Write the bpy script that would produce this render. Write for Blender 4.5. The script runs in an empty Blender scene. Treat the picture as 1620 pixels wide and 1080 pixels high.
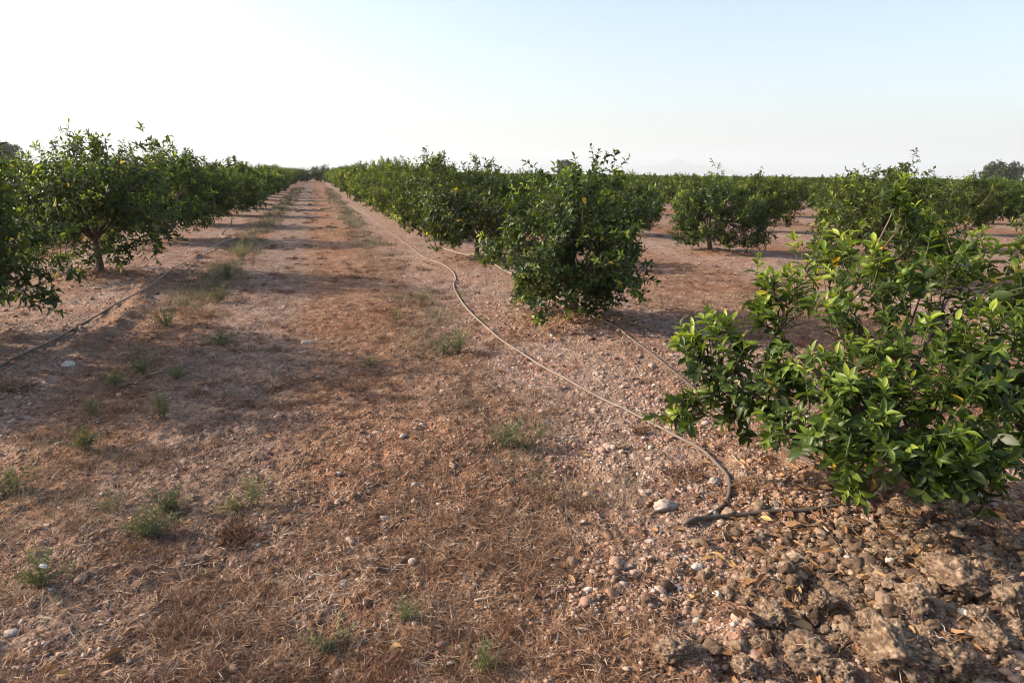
import bpy, math
import numpy as np
from mathutils import Matrix, Vector

# ------------------------------------------------------------------ camera, sky, sun, exposure
scene = bpy.context.scene
COL = scene.collection
H, F, ROLL, VPX, VPY = 1.65, 1080.0, math.radians(0.75), 498.0, 272.0
def unroll(px, py):
    x = px - 810.0; y = 540.0 - py
    c, s = math.cos(ROLL), math.sin(ROLL)
    return x * c - y * s, x * s + y * c
_vx, _vy = unroll(VPX, VPY)
PITCH = math.atan(_vy / F)
YAW = math.atan2(-_vx, F * math.cos(PITCH) + _vy * math.sin(PITCH))
cam = bpy.data.objects.new('camera', bpy.data.cameras.new('camera'))
COL.objects.link(cam)
cam.data.lens = 24.0; cam.data.sensor_width = 36.0
cam.data.clip_start = 0.05; cam.data.clip_end = 60000.0
cam.matrix_world = (Matrix.Translation((0, 0, H)) @ Matrix.Rotation(-YAW, 4, 'Z')
                    @ Matrix.Rotation(math.pi / 2 - PITCH, 4, 'X') @ Matrix.Rotation(ROLL, 4, 'Z'))
scene.camera = cam

SUN_EL, SUN_AZ = math.radians(26), math.radians(-68)     # azimuth clockwise from the track's direction (+Y)
world = bpy.data.worlds.new('World'); scene.world = world
world.use_nodes = True
wn = world.node_tree.nodes; wl = world.node_tree.links
sky = wn.new('ShaderNodeTexSky'); sky.sky_type = 'NISHITA'; sky.sun_disc = False
sky.sun_elevation = SUN_EL; sky.sun_rotation = SUN_AZ
sky.air_density = 1.0; sky.dust_density = 3.0; sky.ozone_density = 1.6; sky.altitude = 20
wl.new(sky.outputs[0], wn['Background'].inputs[0])
wn['Background'].inputs[1].default_value = 0.138
sun = bpy.data.objects.new('sun', bpy.data.lights.new('sun', 'SUN'))
COL.objects.link(sun)
sun.data.energy = 4.4; sun.data.angle = math.radians(0.8); sun.data.color = (1.0, 0.84, 0.66)
SD = Vector((math.sin(SUN_AZ) * math.cos(SUN_EL), math.cos(SUN_AZ) * math.cos(SUN_EL), math.sin(SUN_EL)))
sun.rotation_euler = SD.to_track_quat('Z', 'Y').to_euler()
sun.location = (-20, 8, 12)
scene.view_settings.view_transform = 'Standard'; scene.view_settings.look = 'None'
scene.view_settings.gamma = 1.0; scene.view_settings.exposure = 1.13
cy = scene.cycles
cy.filter_width = 1.05; cy.max_bounces = 6; cy.diffuse_bounces = 3; cy.glossy_bounces = 2; cy.transmission_bounces = 4
cy.transparent_max_bounces = 8; cy.volume_bounces = 0
cy.caustics_reflective = False; cy.caustics_refractive = False

# ------------------------------------------------------------------ helpers
def ray(px, py):
    x, y = unroll(px, py)
    Y = F * math.cos(PITCH) + y * math.sin(PITCH); Z = -F * math.sin(PITCH) + y * math.cos(PITCH)
    c, s = math.cos(-YAW), math.sin(-YAW)
    return np.array([x * c - Y * s, x * s + Y * c, Z]), Y
def hashv(ix, iy, iz, seed):
    h = (ix.astype(np.int64) * 374761393 + iy.astype(np.int64) * 668265263 + iz.astype(np.int64) * 2147483647 + seed * 974711) & 0xffffffff
    h = ((h ^ (h >> 13)) * 1274126177) & 0xffffffff
    h = ((h ^ (h >> 16)) * 2246822519) & 0xffffffff
    return ((h ^ (h >> 15)) & 0xffffff) / float(0xffffff)
def vnoise(x, y, z=None, seed=0):
    x = np.asarray(x, float); y = np.asarray(y, float)
    z = np.zeros_like(x) if z is None else np.asarray(z, float)
    ix, iy, iz = np.floor(x), np.floor(y), np.floor(z)
    fx, fy, fz = x - ix, y - iy, z - iz
    fx = fx * fx * (3 - 2 * fx); fy = fy * fy * (3 - 2 * fy); fz = fz * fz * (3 - 2 * fz)
    r = 0
    for a in (0, 1):
        for b in (0, 1):
            for c in (0, 1):
                if c == 1 and not np.any(fz): continue
                w = (fx if a else 1 - fx) * (fy if b else 1 - fy) * (fz if c else 1 - fz)
                r = r + w * hashv(ix + a, iy + b, iz + c, seed)
    return r
def sstep(a, b, x):
    t = np.clip((x - a) / (b - a), 0, 1); return t * t * (3 - 2 * t)

ROWS = [-20.1, -14.5, -8.9, -3.4, 2.78, 8.45, 13.5, 19.2] + [24.8 + 5.57 * i for i in range(40)]
RX = np.array(ROWS)
def rowdist(x):
    x = np.asarray(x, float)
    d = np.full(x.shape, 99.0)
    for r in ROWS: d = np.minimum(d, np.abs(x - r))
    return d
TREES_NEAR = [(2.78, 2.68), (2.78, 7.17), (2.9, 12.8), (-3.3, 11.9), (-3.4, 7.0), (8.47, 13.57), (8.47, 8.8), (-3.45, 17.7)]
HEAP = (2.05, 1.78)
def gh(x, y):
    x = np.asarray(x, float); y = np.asarray(y, float)
    d = rowdist(x)
    r = np.hypot(x, y)
    near = 1 - sstep(14, 40, r)
    far = 1 - sstep(150, 600, r)
    z = 0.05 * (vnoise(x * .35, y * .35, seed=1) - .5) * far + 0.045 * np.exp(-(d / 0.8) ** 2) * far
    z = z - 0.012 * np.exp(-((x + 1.95) / 0.22) ** 2) * far - 0.015 * np.exp(-((x - 1.45) / 0.25) ** 2) * far
    z = z + near * (0.035 * (vnoise(x * 2.1, y * 2.1, seed=2) - .5) + 0.020 * (vnoise(x * 6.3, y * 6.3, seed=3) - .5)
                    + 0.020 * (vnoise(x * 17, y * 17, seed=4) - .5) + 0.017 * (vnoise(x * 41, y * 41, seed=5) - .5) + 0.010 * (1 - sstep(4, 8, r)) * (vnoise(x * 83, y * 83, seed=6) - .5))
    for tx, ty in TREES_NEAR:
        z = z + 0.05 * np.exp(-((x - tx) ** 2 + (y - ty) ** 2) / 0.35)
    hm = np.exp(-(((x - HEAP[0]) / 0.85) ** 2 + ((y - HEAP[1]) / 0.42) ** 2))
    z = z + hm * (0.06 + 0.13 * (vnoise(x * 7, y * 7, seed=8) - .5) + 0.07 * (vnoise(x * 19, y * 19, seed=9) - .5))
    sp = sstep(0.22, 0.0, np.abs(x + 2.25 + .12 * np.sin(y * 1.3))) * sstep(0.42, .62, vnoise(x * 1.6, y * 1.1, seed=12)) * near
    return z + 0.07 * sp * (.4 + vnoise(x * 11, y * 11, seed=13))
def at(px, py):
    v, _ = ray(px, py)
    z = 0.0
    for _i in range(4):
        t = (z - H) / v[2]; x, y = v[0] * t, v[1] * t
        z = float(gh(np.array([x]), np.array([y]))[0])
    return np.array([x, y, z])
def at_depth(px, py, fwd):
    v, Y = ray(px, py)
    p = v * (fwd / Y); p[2] += H; return p

def mesh(name, V, T, attrs=None, smooth=False, mats=(), midx=None):
    """V (n,3), T (m,k) with constant k; attrs: {name: per-vertex floats}"""
    V = np.ascontiguousarray(V, np.float32); T = np.ascontiguousarray(T, np.int32)
    me = bpy.data.meshes.new(name)
    n, k = T.shape
    me.vertices.add(len(V)); me.vertices.foreach_set('co', V.ravel())
    me.loops.add(n * k); me.loops.foreach_set('vertex_index', T.ravel())
    me.polygons.add(n); me.polygons.foreach_set('loop_start', np.arange(0, n * k, k, dtype=np.int32))
    try: me.polygons.foreach_set('loop_total', np.full(n, k, np.int32))
    except Exception: pass
    me.polygons.foreach_set('use_smooth', np.full(n, smooth))
    if midx is not None: me.polygons.foreach_set('material_index', np.asarray(midx, np.int32))
    for a, vals in (attrs or {}).items():
        at_ = me.attributes.new(a, 'FLOAT', 'POINT'); at_.data.foreach_set('value', np.asarray(vals, np.float32))
    for m in mats: me.materials.append(m)
    me.update(calc_edges=True)
    return me
def obj(name, me, parent=None, loc=(0, 0, 0), rot=(0, 0, 0), scale=None, label=None, cat=None, group=None, kind=None):
    o = bpy.data.objects.new(name, me); COL.objects.link(o)
    o.location = loc; o.rotation_euler = rot
    if scale is not None: o.scale = scale
    if parent: o.parent = parent
    for k, v in (('label', label), ('category', cat), ('group', group), ('kind', kind)):
        if v: o[k] = v
    return o
def norm(a): return a / np.maximum(np.linalg.norm(a, axis=-1, keepdims=True), 1e-9)

class Acc:
    """collects pieces of one mesh"""
    def __init__(self): self.V = []; self.T = []; self.A = []; self.n = 0
    def add(self, V, T, a=0.0):
        V = np.asarray(V, float).reshape(-1, 3)
        self.V.append(V); self.T.append(np.asarray(T) + self.n)
        self.A.append(np.broadcast_to(np.asarray(a, float), (len(V),)).copy()); self.n += len(V)
    def mesh(self, name, mat, attr='tint', smooth=True):
        return mesh(name, np.vstack(self.V), np.vstack(self.T), {attr: np.concatenate(self.A)}, smooth, (mat,))
def tube(acc, P, R, k=6, a=0.0, cap=True):
    P = np.asarray(P, float); m = len(P); R = np.broadcast_to(np.asarray(R, float), (m,))
    Tn = norm(np.gradient(P, axis=0))
    ref = np.array([0, 0, 1.0]) if abs(Tn[m // 2][2]) < .9 else np.array([1.0, 0, 0])
    E1 = norm(np.cross(Tn, ref)); E2 = np.cross(E1, Tn)
    th = np.arange(k) * 2 * math.pi / k
    V = P[:, None, :] + R[:, None, None] * (np.cos(th)[None, :, None] * E1[:, None, :] + np.sin(th)[None, :, None] * E2[:, None, :])
    i, j = np.meshgrid(np.arange(m - 1), np.arange(k), indexing='ij')
    a0 = i * k + j; a1 = i * k + (j + 1) % k
    T = np.concatenate([np.stack([a0, a1, a1 + k], -1).reshape(-1, 3), np.stack([a0, a1 + k, a0 + k], -1).reshape(-1, 3)])
    V = V.reshape(-1, 3)
    if cap:
        n0 = len(V); V = np.vstack([V, P[:1], P[-1:]])
        j = np.arange(k)
        T = np.vstack([T, np.stack([np.full(k, n0), (j + 1) % k, j], -1),
                       np.stack([np.full(k, n0 + 1), (m - 1) * k + j, (m - 1) * k + (j + 1) % k], -1)])
    acc.add(V, T, a)
def spline(P, n):
    P = np.asarray(P, float)
    Q = np.vstack([2 * P[0] - P[1], P, 2 * P[-1] - P[-2]])
    out = []
    for i in range(len(P) - 1):
        p0, p1, p2, p3 = Q[i:i + 4]
        t = np.linspace(0, 1, n, endpoint=(i == len(P) - 2))[:, None]
        out.append(.5 * (2 * p1 + (p2 - p0) * t + (2 * p0 - 5 * p1 + 4 * p2 - p3) * t ** 2 + (3 * p1 - p0 - 3 * p2 + p3) * t ** 3))
    return np.vstack(out)

# ------------------------------------------------------------------ materials
class NT:
    def __init__(self, name):
        self.m = bpy.data.materials.new(name); self.m.use_nodes = True
        self.t = self.m.node_tree; self.t.nodes.clear()
        self.out = self.t.nodes.new('ShaderNodeOutputMaterial')
    def n(self, typ, ins=None, **kw):
        nd = self.t.nodes.new(typ)
        for k, v in kw.items(): setattr(nd, k, v)
        for k, v in (ins or {}).items(): self.set(nd.inputs[k], v)
        return nd
    def set(self, sock, v):
        if hasattr(v, 'is_output'): self.t.links.new(v, sock)
        else: sock.default_value = v
    def noise(self, scale, detail=4, rough=.6, vec=None, dist=0.0):
        nd = self.n('ShaderNodeTexNoise', {'Scale': scale, 'Detail': detail, 'Roughness': rough, 'Distortion': dist})
        if vec: self.set(nd.inputs['Vector'], vec)
        return nd.outputs[0]
    def math(self, op, a, b=0.0, c=0.0, clamp=False):
        nd = self.n('ShaderNodeMath', operation=op, use_clamp=clamp)
        for i, v in enumerate((a, b, c)): self.set(nd.inputs[i], v)
        return nd.outputs[0]
    def ramp(self, fac, stops, interp='LINEAR'):
        nd = self.n('ShaderNodeValToRGB'); cr = nd.color_ramp; cr.interpolation = interp
        while len(cr.elements) < len(stops): cr.elements.new(.5)
        for e, (p, c) in zip(cr.elements, stops): e.position = p; e.color = (*c, 1)
        self.set(nd.inputs[0], fac); return nd.outputs[0]
    def range(self, v, a, b, c=0.0, d=1.0):
        nd = self.n('ShaderNodeMapRange', interpolation_type='SMOOTHSTEP')
        for i, x in enumerate((v, a, b, c, d)): self.set(nd.inputs[i], x)
        return nd.outputs[0]
    def mix(self, f, a, b, mode='MIX'):
        nd = self.n('ShaderNodeMix', data_type='RGBA', blend_type=mode)
        self.set(nd.inputs[0], f); self.set(nd.inputs[6], a if hasattr(a, 'is_output') else (*a, 1)); self.set(nd.inputs[7], b if hasattr(b, 'is_output') else (*b, 1))
        return nd.outputs[2]
    def attr(self, name): return self.n('ShaderNodeAttribute', attribute_name=name).outputs['Fac']
    def pos(self): return self.n('ShaderNodeNewGeometry').outputs['Position']
    def done(self, shader): self.t.links.new(shader, self.out.inputs[0]); return self.m

def leaf_material(name, dark, mid, young, tip, gloss=.36, trans=.36):
    t = NT(name)
    tint = t.attr('tint')
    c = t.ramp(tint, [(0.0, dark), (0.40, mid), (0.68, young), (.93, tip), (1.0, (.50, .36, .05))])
    oi = t.n('ShaderNodeObjectInfo').outputs['Random']
    c = t.mix(t.math('MULTIPLY', oi, .6), c, t.mix(1.0, c, (1.25, 1.0, .55), 'MULTIPLY'))
    n = t.noise(9.0, 3, vec=t.pos())
    c = t.mix(t.range(n, .35, .75, 0.0, .35), c, t.mix(1.0, c, (1.25, 1.12, .7), 'MULTIPLY'))
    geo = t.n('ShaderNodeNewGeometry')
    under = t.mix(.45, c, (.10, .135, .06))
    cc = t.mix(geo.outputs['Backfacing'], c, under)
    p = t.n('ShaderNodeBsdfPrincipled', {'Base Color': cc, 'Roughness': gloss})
    p.inputs['Specular IOR Level'].default_value = .34
    tc = t.mix(1.0, c, (1.75, 1.7, .55), 'MULTIPLY')
    tr = t.n('ShaderNodeBsdfTranslucent', {'Color': tc})
    mx = t.n('ShaderNodeMixShader', {0: trans, 1: p.outputs[0], 2: tr.outputs[0]})
    return t.done(mx.outputs[0])
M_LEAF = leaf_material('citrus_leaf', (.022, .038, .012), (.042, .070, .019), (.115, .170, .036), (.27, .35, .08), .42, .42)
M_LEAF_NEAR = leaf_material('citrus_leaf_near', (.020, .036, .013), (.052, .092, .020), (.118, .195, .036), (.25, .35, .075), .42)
M_FAR_LEAF = leaf_material('far_tree_leaf', (.03, .045, .025), (.045, .065, .035), (.07, .09, .05), (.09, .11, .06), .6, .2)
M_WEED = leaf_material('weed_leaf', (.125, .14, .09), (.20, .215, .135), (.28, .28, .165), (.42, .38, .25), .8, .08)

def bark_material():
    t = NT('citrus_bark'); p0 = t.pos()
    n = t.noise(38, 5, vec=p0)
    c = t.ramp(n, [(.3, (.055, .035, .025)), (.55, (.13, .085, .058)), (.8, (.22, .16, .115))])
    c = t.mix(t.attr('tint'), c, (.075, .095, .035))
    b = t.n('ShaderNodeBump', {'Strength': .5, 'Distance': .01, 'Height': n})
    return t.done(t.n('ShaderNodeBsdfPrincipled', {'Base Color': c, 'Roughness': .85, 'Normal': b.outputs[0]}).outputs[0])
M_BARK = bark_material()

def ground_material():
    t = NT('orchard_soil'); P = t.pos()
    rd = t.attr('rowd')
    n1 = t.noise(.9, 5, .6, P); n2 = t.noise(5.0, 6, .65, P); n3 = t.noise(28, 5, .7, P); n4 = t.noise(120, 3, .7, P)
    n5 = t.noise(.28, 4, .6, P)
    zone = t.math('ADD', rd, t.math('MULTIPLY', t.math('SUBTRACT', n1, .5), 1.5))
    straw_f = t.range(zone, 1.15, 1.75)
    f2 = t.math('ADD', t.math('MULTIPLY', n2, .55), t.math('MULTIPLY', n3, .45))
    straw = t.ramp(f2, [(.34, (.055, .030, .021)), (.45, (.165, .080, .046)), (.56, (.285, .150, .080)), (.68, (.42, .27, .155))])
    # bleached and greyed patches of dead grass
    straw = t.mix(t.range(n5, .42, .62, 0, .35), straw, t.ramp(f2, [(.35, (.15, .10, .078)), (.6, (.33, .255, .20))]))
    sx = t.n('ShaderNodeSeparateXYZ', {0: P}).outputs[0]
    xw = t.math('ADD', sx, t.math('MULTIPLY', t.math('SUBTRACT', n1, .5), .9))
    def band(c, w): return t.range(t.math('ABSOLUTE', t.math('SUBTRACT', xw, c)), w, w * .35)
    straw = t.mix(t.math('MULTIPLY', band(-.75, .75), .75), straw, t.ramp(f2, [(.34, (.085, .058, .048)), (.47, (.20, .140, .112)), (.64, (.36, .27, .215))]))  # greyish thatch band; the shaded strip's tone is put into this colour too
    straw = t.mix(t.math('MULTIPLY', band(1.15, .42), .65), straw, t.ramp(f2, [(.34, (.055, .034, .024)), (.5, (.15, .088, .055)), (.66, (.30, .20, .125))]))
    straw = t.mix(t.math('MULTIPLY', band(.3, .5), .38), straw, t.ramp(f2, [(.34, (.10, .048, .028)), (.5, (.27, .135, .072)), (.66, (.44, .27, .15))]))
    soil = t.ramp(f2, [(.34, (.065, .032, .022)), (.47, (.185, .093, .060)), (.62, (.335, .22, .160))])
    soil = t.mix(t.range(n1, .40, .60, 0, .75), soil, t.ramp(f2, [(.34, (.105, .070, .052)), (.62, (.335, .255, .205))]))
    # pebbles bedded in the soil
    vec = t.n('ShaderNodeVectorMath', {0: P, 1: (1, 1, 0)}, operation='MULTIPLY').outputs[0]
    hs = []
    col = soil
    for sc, th in ((52, .40), (24, .36), (13, .33)):
        v = t.n('ShaderNodeTexVoronoi', {'Vector': vec, 'Scale': sc, 'Randomness': 1.0}, voronoi_dimensions='2D')
        sep = t.n('ShaderNodeSeparateColor', {0: v.outputs['Color']})
        isst = t.math('GREATER_THAN', sep.outputs[1], .45)
        m = t.math('MULTIPLY', t.range(v.outputs['Distance'], th, th * .62), isst)
        sc_ = t.ramp(sep.outputs[0], [(0, (.20, .11, .085)), (.45, (.38, .25, .185)), (.75, (.49, .385, .31)), (1, (.34, .29, .27))])
        col = t.mix(t.math('MULTIPLY', m, .85), col, sc_)
        hs.append(t.math('MULTIPLY', m, t.range(v.outputs['Distance'], th, 0)))
    soilc = t.mix(t.range(t.math('ADD', n2, t.math('MULTIPLY', n1, .4)), .45, .72, .35, 1), soil, col)
    base = t.mix(straw_f, soilc, t.mix(t.math('MULTIPLY', t.range(n2, .55, .68), .6), straw, col))
    # brown leaf mulch close to the trunks
    base = t.mix(t.math('MULTIPLY', t.attr('mulch'), t.range(n3, .3, .6, .3, .9)), base, t.ramp(f2, [(.33, (.09, .048, .030)), (.5, (.235, .125, .068)), (.66, (.40, .26, .16))]))
    base = t.mix(t.range(n4, .35, .7, 0, .5), base, t.mix(1.0, base, (.55, .5, .48), 'MULTIPLY'))
    h = t.math('ADD', t.math('MULTIPLY', n3, .6), t.math('MULTIPLY', n4, .35))
    for x in hs: h = t.math('ADD', h, t.math('MULTIPLY', x, .8))
    b = t.n('ShaderNodeBump', {'Strength': .8, 'Distance': .018, 'Height': h})
    p = t.n('ShaderNodeBsdfPrincipled', {'Base Color': base, 'Roughness': .95, 'Normal': b.outputs[0]})
    p.inputs['Specular IOR Level'].default_value = .15
    return t.done(p.outputs[0])
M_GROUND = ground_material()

def ramp_mat(name, stops, rough=.9, nscale=60, var=.35, bump=.0, trans=0.0, spec=.2):
    t = NT(name); P = t.pos()
    c = t.ramp(t.attr('tint'), stops)
    n = t.noise(nscale, 4, .65, P)
    c = t.mix(t.range(n, .3, .7, 0, var), c, t.mix(1.0, c, (.5, .46, .43), 'MULTIPLY'))
    ins = {'Base Color': c, 'Roughness': rough}
    if bump: ins['Normal'] = t.n('ShaderNodeBump', {'Strength': bump, 'Distance': .01, 'Height': n}).outputs[0]
    p = t.n('ShaderNodeBsdfPrincipled', ins); p.inputs['Specular IOR Level'].default_value = spec
    if trans:
        tr = t.n('ShaderNodeBsdfTranslucent', {'Color': c})
        return t.done(t.n('ShaderNodeMixShader', {0: trans, 1: p.outputs[0], 2: tr.outputs[0]}).outputs[0])
    return t.done(p.outputs[0])
M_STONE = ramp_mat('pebble_stone', [(0, (.17, .09, .065)), (.35, (.31, .185, .13)), (.6, (.42, .29, .215)), (.8, (.38, .315, .27)), (1, (.58, .51, .43))], .85, 75, .4, .5)
M_STRAW = ramp_mat('dry_straw', [(0, (.085, .048, .03)), (.3, (.19, .095, .053)), (.6, (.33, .205, .13)), (.85, (.465, .345, .225)), (1, (.47, .41, .34))], .85, 15, .2, 0, .18)
M_GREYGRASS = ramp_mat('grey_green_grass', [(0, (.095, .080, .05)), (.5, (.20, .175, .105)), (1, (.38, .32, .21))], .8, 15, .2, 0, .2)
M_DRYLEAF = ramp_mat('dry_leaf', [(0, (.10, .05, .028)), (.4, (.26, .135, .06)), (.75, (.46, .29, .13)), (1, (.62, .46, .17))], .6, 40, .3, 0, .15, .3)
M_CLOD = ramp_mat('clod_soil', [(0, (.07, .046, .033)), (.5, (.19, .128, .085)), (1, (.39, .295, .21))], .95, 85, .7, 1.0)
M_TWIG = ramp_mat('dry_twig', [(0, (.16, .10, .07)), (.5, (.32, .22, .15)), (1, (.45, .36, .27))], .85, 60, .4, .3)
M_HOSE = ramp_mat('dusty_sheen_pipe', [(0, (.035, .030, .028)), (.5, (.15, .115, .09)), (1, (.50, .39, .29))], .55, 22, .45, 0, 0, .4)  # black pipe; dust and painted sheen both lighten the upper tints
M_FRUIT = ramp_mat('green_fruit', [(0, (.10, .17, .03)), (1, (.22, .32, .06))], .4, 90, .2, .2)
M_PETAL = ramp_mat('white_petal', [(0, (.75, .75, .7)), (1, (.8, .8, .76))], .6, 90, .05)
M_MOUNT = ramp_mat('mountain_rock', [(0, (.10, .11, .075)), (1, (.2, .18, .14))], .95, .002, .3)

# ------------------------------------------------------------------ ground, mountains
def build_ground():
    th = np.radians(np.concatenate([np.arange(-180, -60, 3.0), np.arange(-60, -36, .6), np.arange(-36, 70, .19), np.arange(70, 90, .6), np.arange(90, 180, 3.0)]))
    r = [0.0, .25, .5, .75]
    x = .9
    while x < 13000:
        r.append(x); x *= 1.0045 if x < 9 else (1.012 if x < 40 else (1.05 if x < 400 else 1.25))
    r = np.array(r + [13000.0])
    R, T = np.meshgrid(r, th, indexing='ij')
    X, Y = R * np.sin(T), R * np.cos(T)
    Z = gh(X, Y)
    m, k = X.shape
    i, j = np.meshgrid(np.arange(m - 1), np.arange(k), indexing='ij')
    a = i * k + j; b = i * k + (j + 1) % k
    Q = np.stack([a, a + k, b + k, b], -1).reshape(-1, 4)[k:]
    c0 = np.stack([np.full(k, 0), np.arange(k) + k, (np.arange(k) + 1) % k + k], -1)
    # the innermost ring closes onto one point; drop its quads and use a fan of quads with a shared centre
    V = np.stack([X, Y, Z], -1).reshape(-1, 3)
    Q = np.vstack([Q, np.stack([np.arange(0, k, 2) * 0, np.arange(0, k, 2) + k, (np.arange(0, k, 2) + 1) % k + k, (np.arange(0, k, 2) + 2) % k + k], -1)])
    xs, ys = V[:, 0], V[:, 1]
    mul = np.zeros(len(V))
    for tx, ty in TREES_NEAR:
        mul = np.maximum(mul, np.exp(-((xs - tx) ** 2 + (ys - ty) ** 2) / .55))
    mul = np.maximum(mul, .6 * np.exp(-(rowdist(xs) / .45) ** 2) * (vnoise(xs * .5, ys * .4, seed=21) > .4))
    mul = np.maximum(mul, .9 * np.exp(-((xs + 2.25) / .3) ** 2) * sstep(.35, .6, vnoise(xs * 1.6, ys * 1.1, seed=12)))
    mul = np.maximum(mul, np.exp(-(((xs - 2.4) / 1.0) ** 2 + ((ys - 1.9) / .55) ** 2)))
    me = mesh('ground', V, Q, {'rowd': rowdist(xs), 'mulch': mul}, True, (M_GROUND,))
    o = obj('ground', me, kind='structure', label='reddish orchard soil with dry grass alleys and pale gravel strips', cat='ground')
build_ground()

def build_mountains():
    rng = np.random.default_rng(4)
    az = np.radians(np.linspace(12, 52, 220)); dist = np.linspace(-1, 1, 15)
    A, D = np.meshgrid(az, dist, indexing='ij')
    a = np.degrees(A)
    prof = (185 * np.exp(-((a - 18.5) / 3.0) ** 2) + 110 * np.exp(-((a - 23) / 2.2) ** 2) + 250 * np.exp(-((a - 28.6) / 2.6) ** 2) + 150 * np.exp(-((a - 32.3) / 2.2) ** 2)
            + 70 * np.exp(-((a - 25) / 9) ** 2))
    prof = .75 * prof * (.82 + .36 * vnoise(a * .9, D * 2, seed=31)) + 24 * (vnoise(a * 3.1, D * 3, seed=32) - .5)
    Z = np.maximum(prof, 0) * (1 - np.abs(D) ** 1.5) - 6
    R = 11200 + 1300 * D
    V = np.stack([R * np.sin(A), R * np.cos(A), Z], -1).reshape(-1, 3)
    n, k = A.shape
    i, j = np.meshgrid(np.arange(n - 1), np.arange(k - 1), indexing='ij'); q = i * k + j
    T = np.stack([q, q + k, q + k + 1, q + 1], -1).reshape(-1, 4)
    obj('mountains', mesh('mountains', V, T, {'tint': vnoise(a.ravel(), D.ravel() * 4, seed=3)}, True, (M_MOUNT,)), kind='structure', label='faint blue mountain ridge on the horizon', cat='mountains')
build_mountains()

# ------------------------------------------------------------------ leaves
TPL = {}
def _tpl():
    # A: near leaf, 3 stations x (left, rib, right) + base + tip, folded along the rib and curved down
    st = [(.22, .72), (.52, 1.0), (.80, .58)]
    V = [(0, 0, 0)]
    for u, w in st: V += [(u, -w / 2, .10 * w - .16 * u * u), (u, 0, -.16 * u * u), (u, w / 2, .10 * w - .16 * u * u)]
    V += [(1, 0, -.2)]
    T = [(0, 1, 2), (0, 2, 3)]
    for s in (0, 1):
        b = 1 + 3 * s
        T += [(b, b + 3, b + 1), (b + 1, b + 3, b + 4), (b + 1, b + 4, b + 2), (b + 2, b + 4, b + 5)]
    T += [(7, 10, 8), (8, 10, 9)]
    TPL['A'] = (np.array(V, float), np.array(T))
    V = [(0, 0, 0), (.42, -.5, .09), (.5, 0, -.05), (.42, .5, .09), (1, 0, -.2)]
    TPL['B'] = (np.array(V, float), np.array([(0, 1, 2), (0, 2, 3), (1, 4, 2), (2, 4, 3)]))
    V = [(0, 0, 0), (.45, -.5, .08), (.45, .5, .08), (1, 0, -.12)]
    TPL['C'] = (np.array(V, float), np.array([(0, 1, 3), (0, 3, 2)]))
_tpl()
def place_leaves(P, D, N, L, W, lod):
    tv, tt = TPL[lod]
    S = norm(np.cross(N, D)); N = np.cross(D, S)
    V = (P[:, None, :] + D[:, None, :] * (tv[None, :, 0:1] * L[:, None, None]) + S[:, None, :] * (tv[None, :, 1:2] * W[:, None, None])
         + N[:, None, :] * (tv[None, :, 2:3] * (L * (.25 + 1.5 * np.abs(np.sin(P[:, 0] * 9173.0 + P[:, 2] * 7717.0))))[:, None, None]))
    n, k = len(P), len(tv)
    T = (tt[None] + (np.arange(n) * k)[:, None, None]).reshape(-1, 3)
    return V.reshape(-1, 3), T, k
def shoots(rng, B, D, L, nl, leaf, lod, young, width=.40, droop=.22, spread=1.0):
    """leaves spiralling up shoots. B, D (m,3), L (m,), young (m,) 0..1; returns V, T, tint"""
    m = len(B)
    D = norm(D)
    ref = norm(rng.normal(size=(m, 3)))
    E1 = norm(np.cross(D, ref)); E2 = np.cross(D, E1)
    k = np.arange(nl)
    t = (k + .6) / nl
    t = np.broadcast_to(t, (m, nl)) + rng.uniform(-.3, .3, (m, nl)) / nl
    phi = 2.4 * k[None] + rng.uniform(0, 6.28, (m, 1)) + rng.uniform(-.4, .4, (m, nl))
    rad = np.cos(phi)[..., None] * E1[:, None] + np.sin(phi)[..., None] * E2[:, None]
    ang = np.radians(80 - 42 * t + rng.normal(0, 11, (m, nl))) * spread
    ld = np.cos(ang)[..., None] * D[:, None] + np.sin(ang)[..., None] * rad
    ld[..., 2] -= droop * (1.1 - t) * (1.2 - young[:, None])
    ld = norm(ld)
    nn = np.sin(ang)[..., None] * D[:, None] - np.cos(ang)[..., None] * rad + np.array([0, 0, .35]) + rng.normal(0, .22, (m, nl, 3))
    ln = leaf * (.72 + .42 * np.sin(np.pi * (.18 + .72 * t))) * rng.uniform(.55, 1.25, (m, nl))
    P = B[:, None] + D[:, None] * (L[:, None] * t)[..., None]
    tint = np.clip(young[:, None] * (.35 + .75 * t) + rng.normal(0, .10, (m, nl)) + .12, 0, .93)
    tint = np.where((rng.random((m, nl)) < (.009 if lod == 'A' else .003)) & (t < .5), 1.0, tint)
    wd = ln * width * rng.uniform(.85, 1.15, (m, nl)) * (1.12 - .25 * young[:, None])
    V, T, kk = place_leaves(P.reshape(-1, 3), ld.reshape(-1, 3), norm(nn).reshape(-1, 3), ln.ravel(), wd.ravel(), lod)
    return V, T, np.repeat(tint.ravel(), kk)
def limb(acc, a, b, r0, r1, rng, sag=.0, k=5, n=6, wob=.06):
    a = np.asarray(a, float); b = np.asarray(b, float)
    d = np.linalg.norm(b - a)
    c = (a + b) / 2 + rng.normal(0, wob * d, 3) + np.array([0, 0, sag * d])
    t = np.linspace(0, 1, n)[:, None]
    P = (1 - t) ** 2 * a + 2 * t * (1 - t) * c + t ** 2 * b
    tube(acc, P, np.linspace(r0, r1, n), k)

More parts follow.
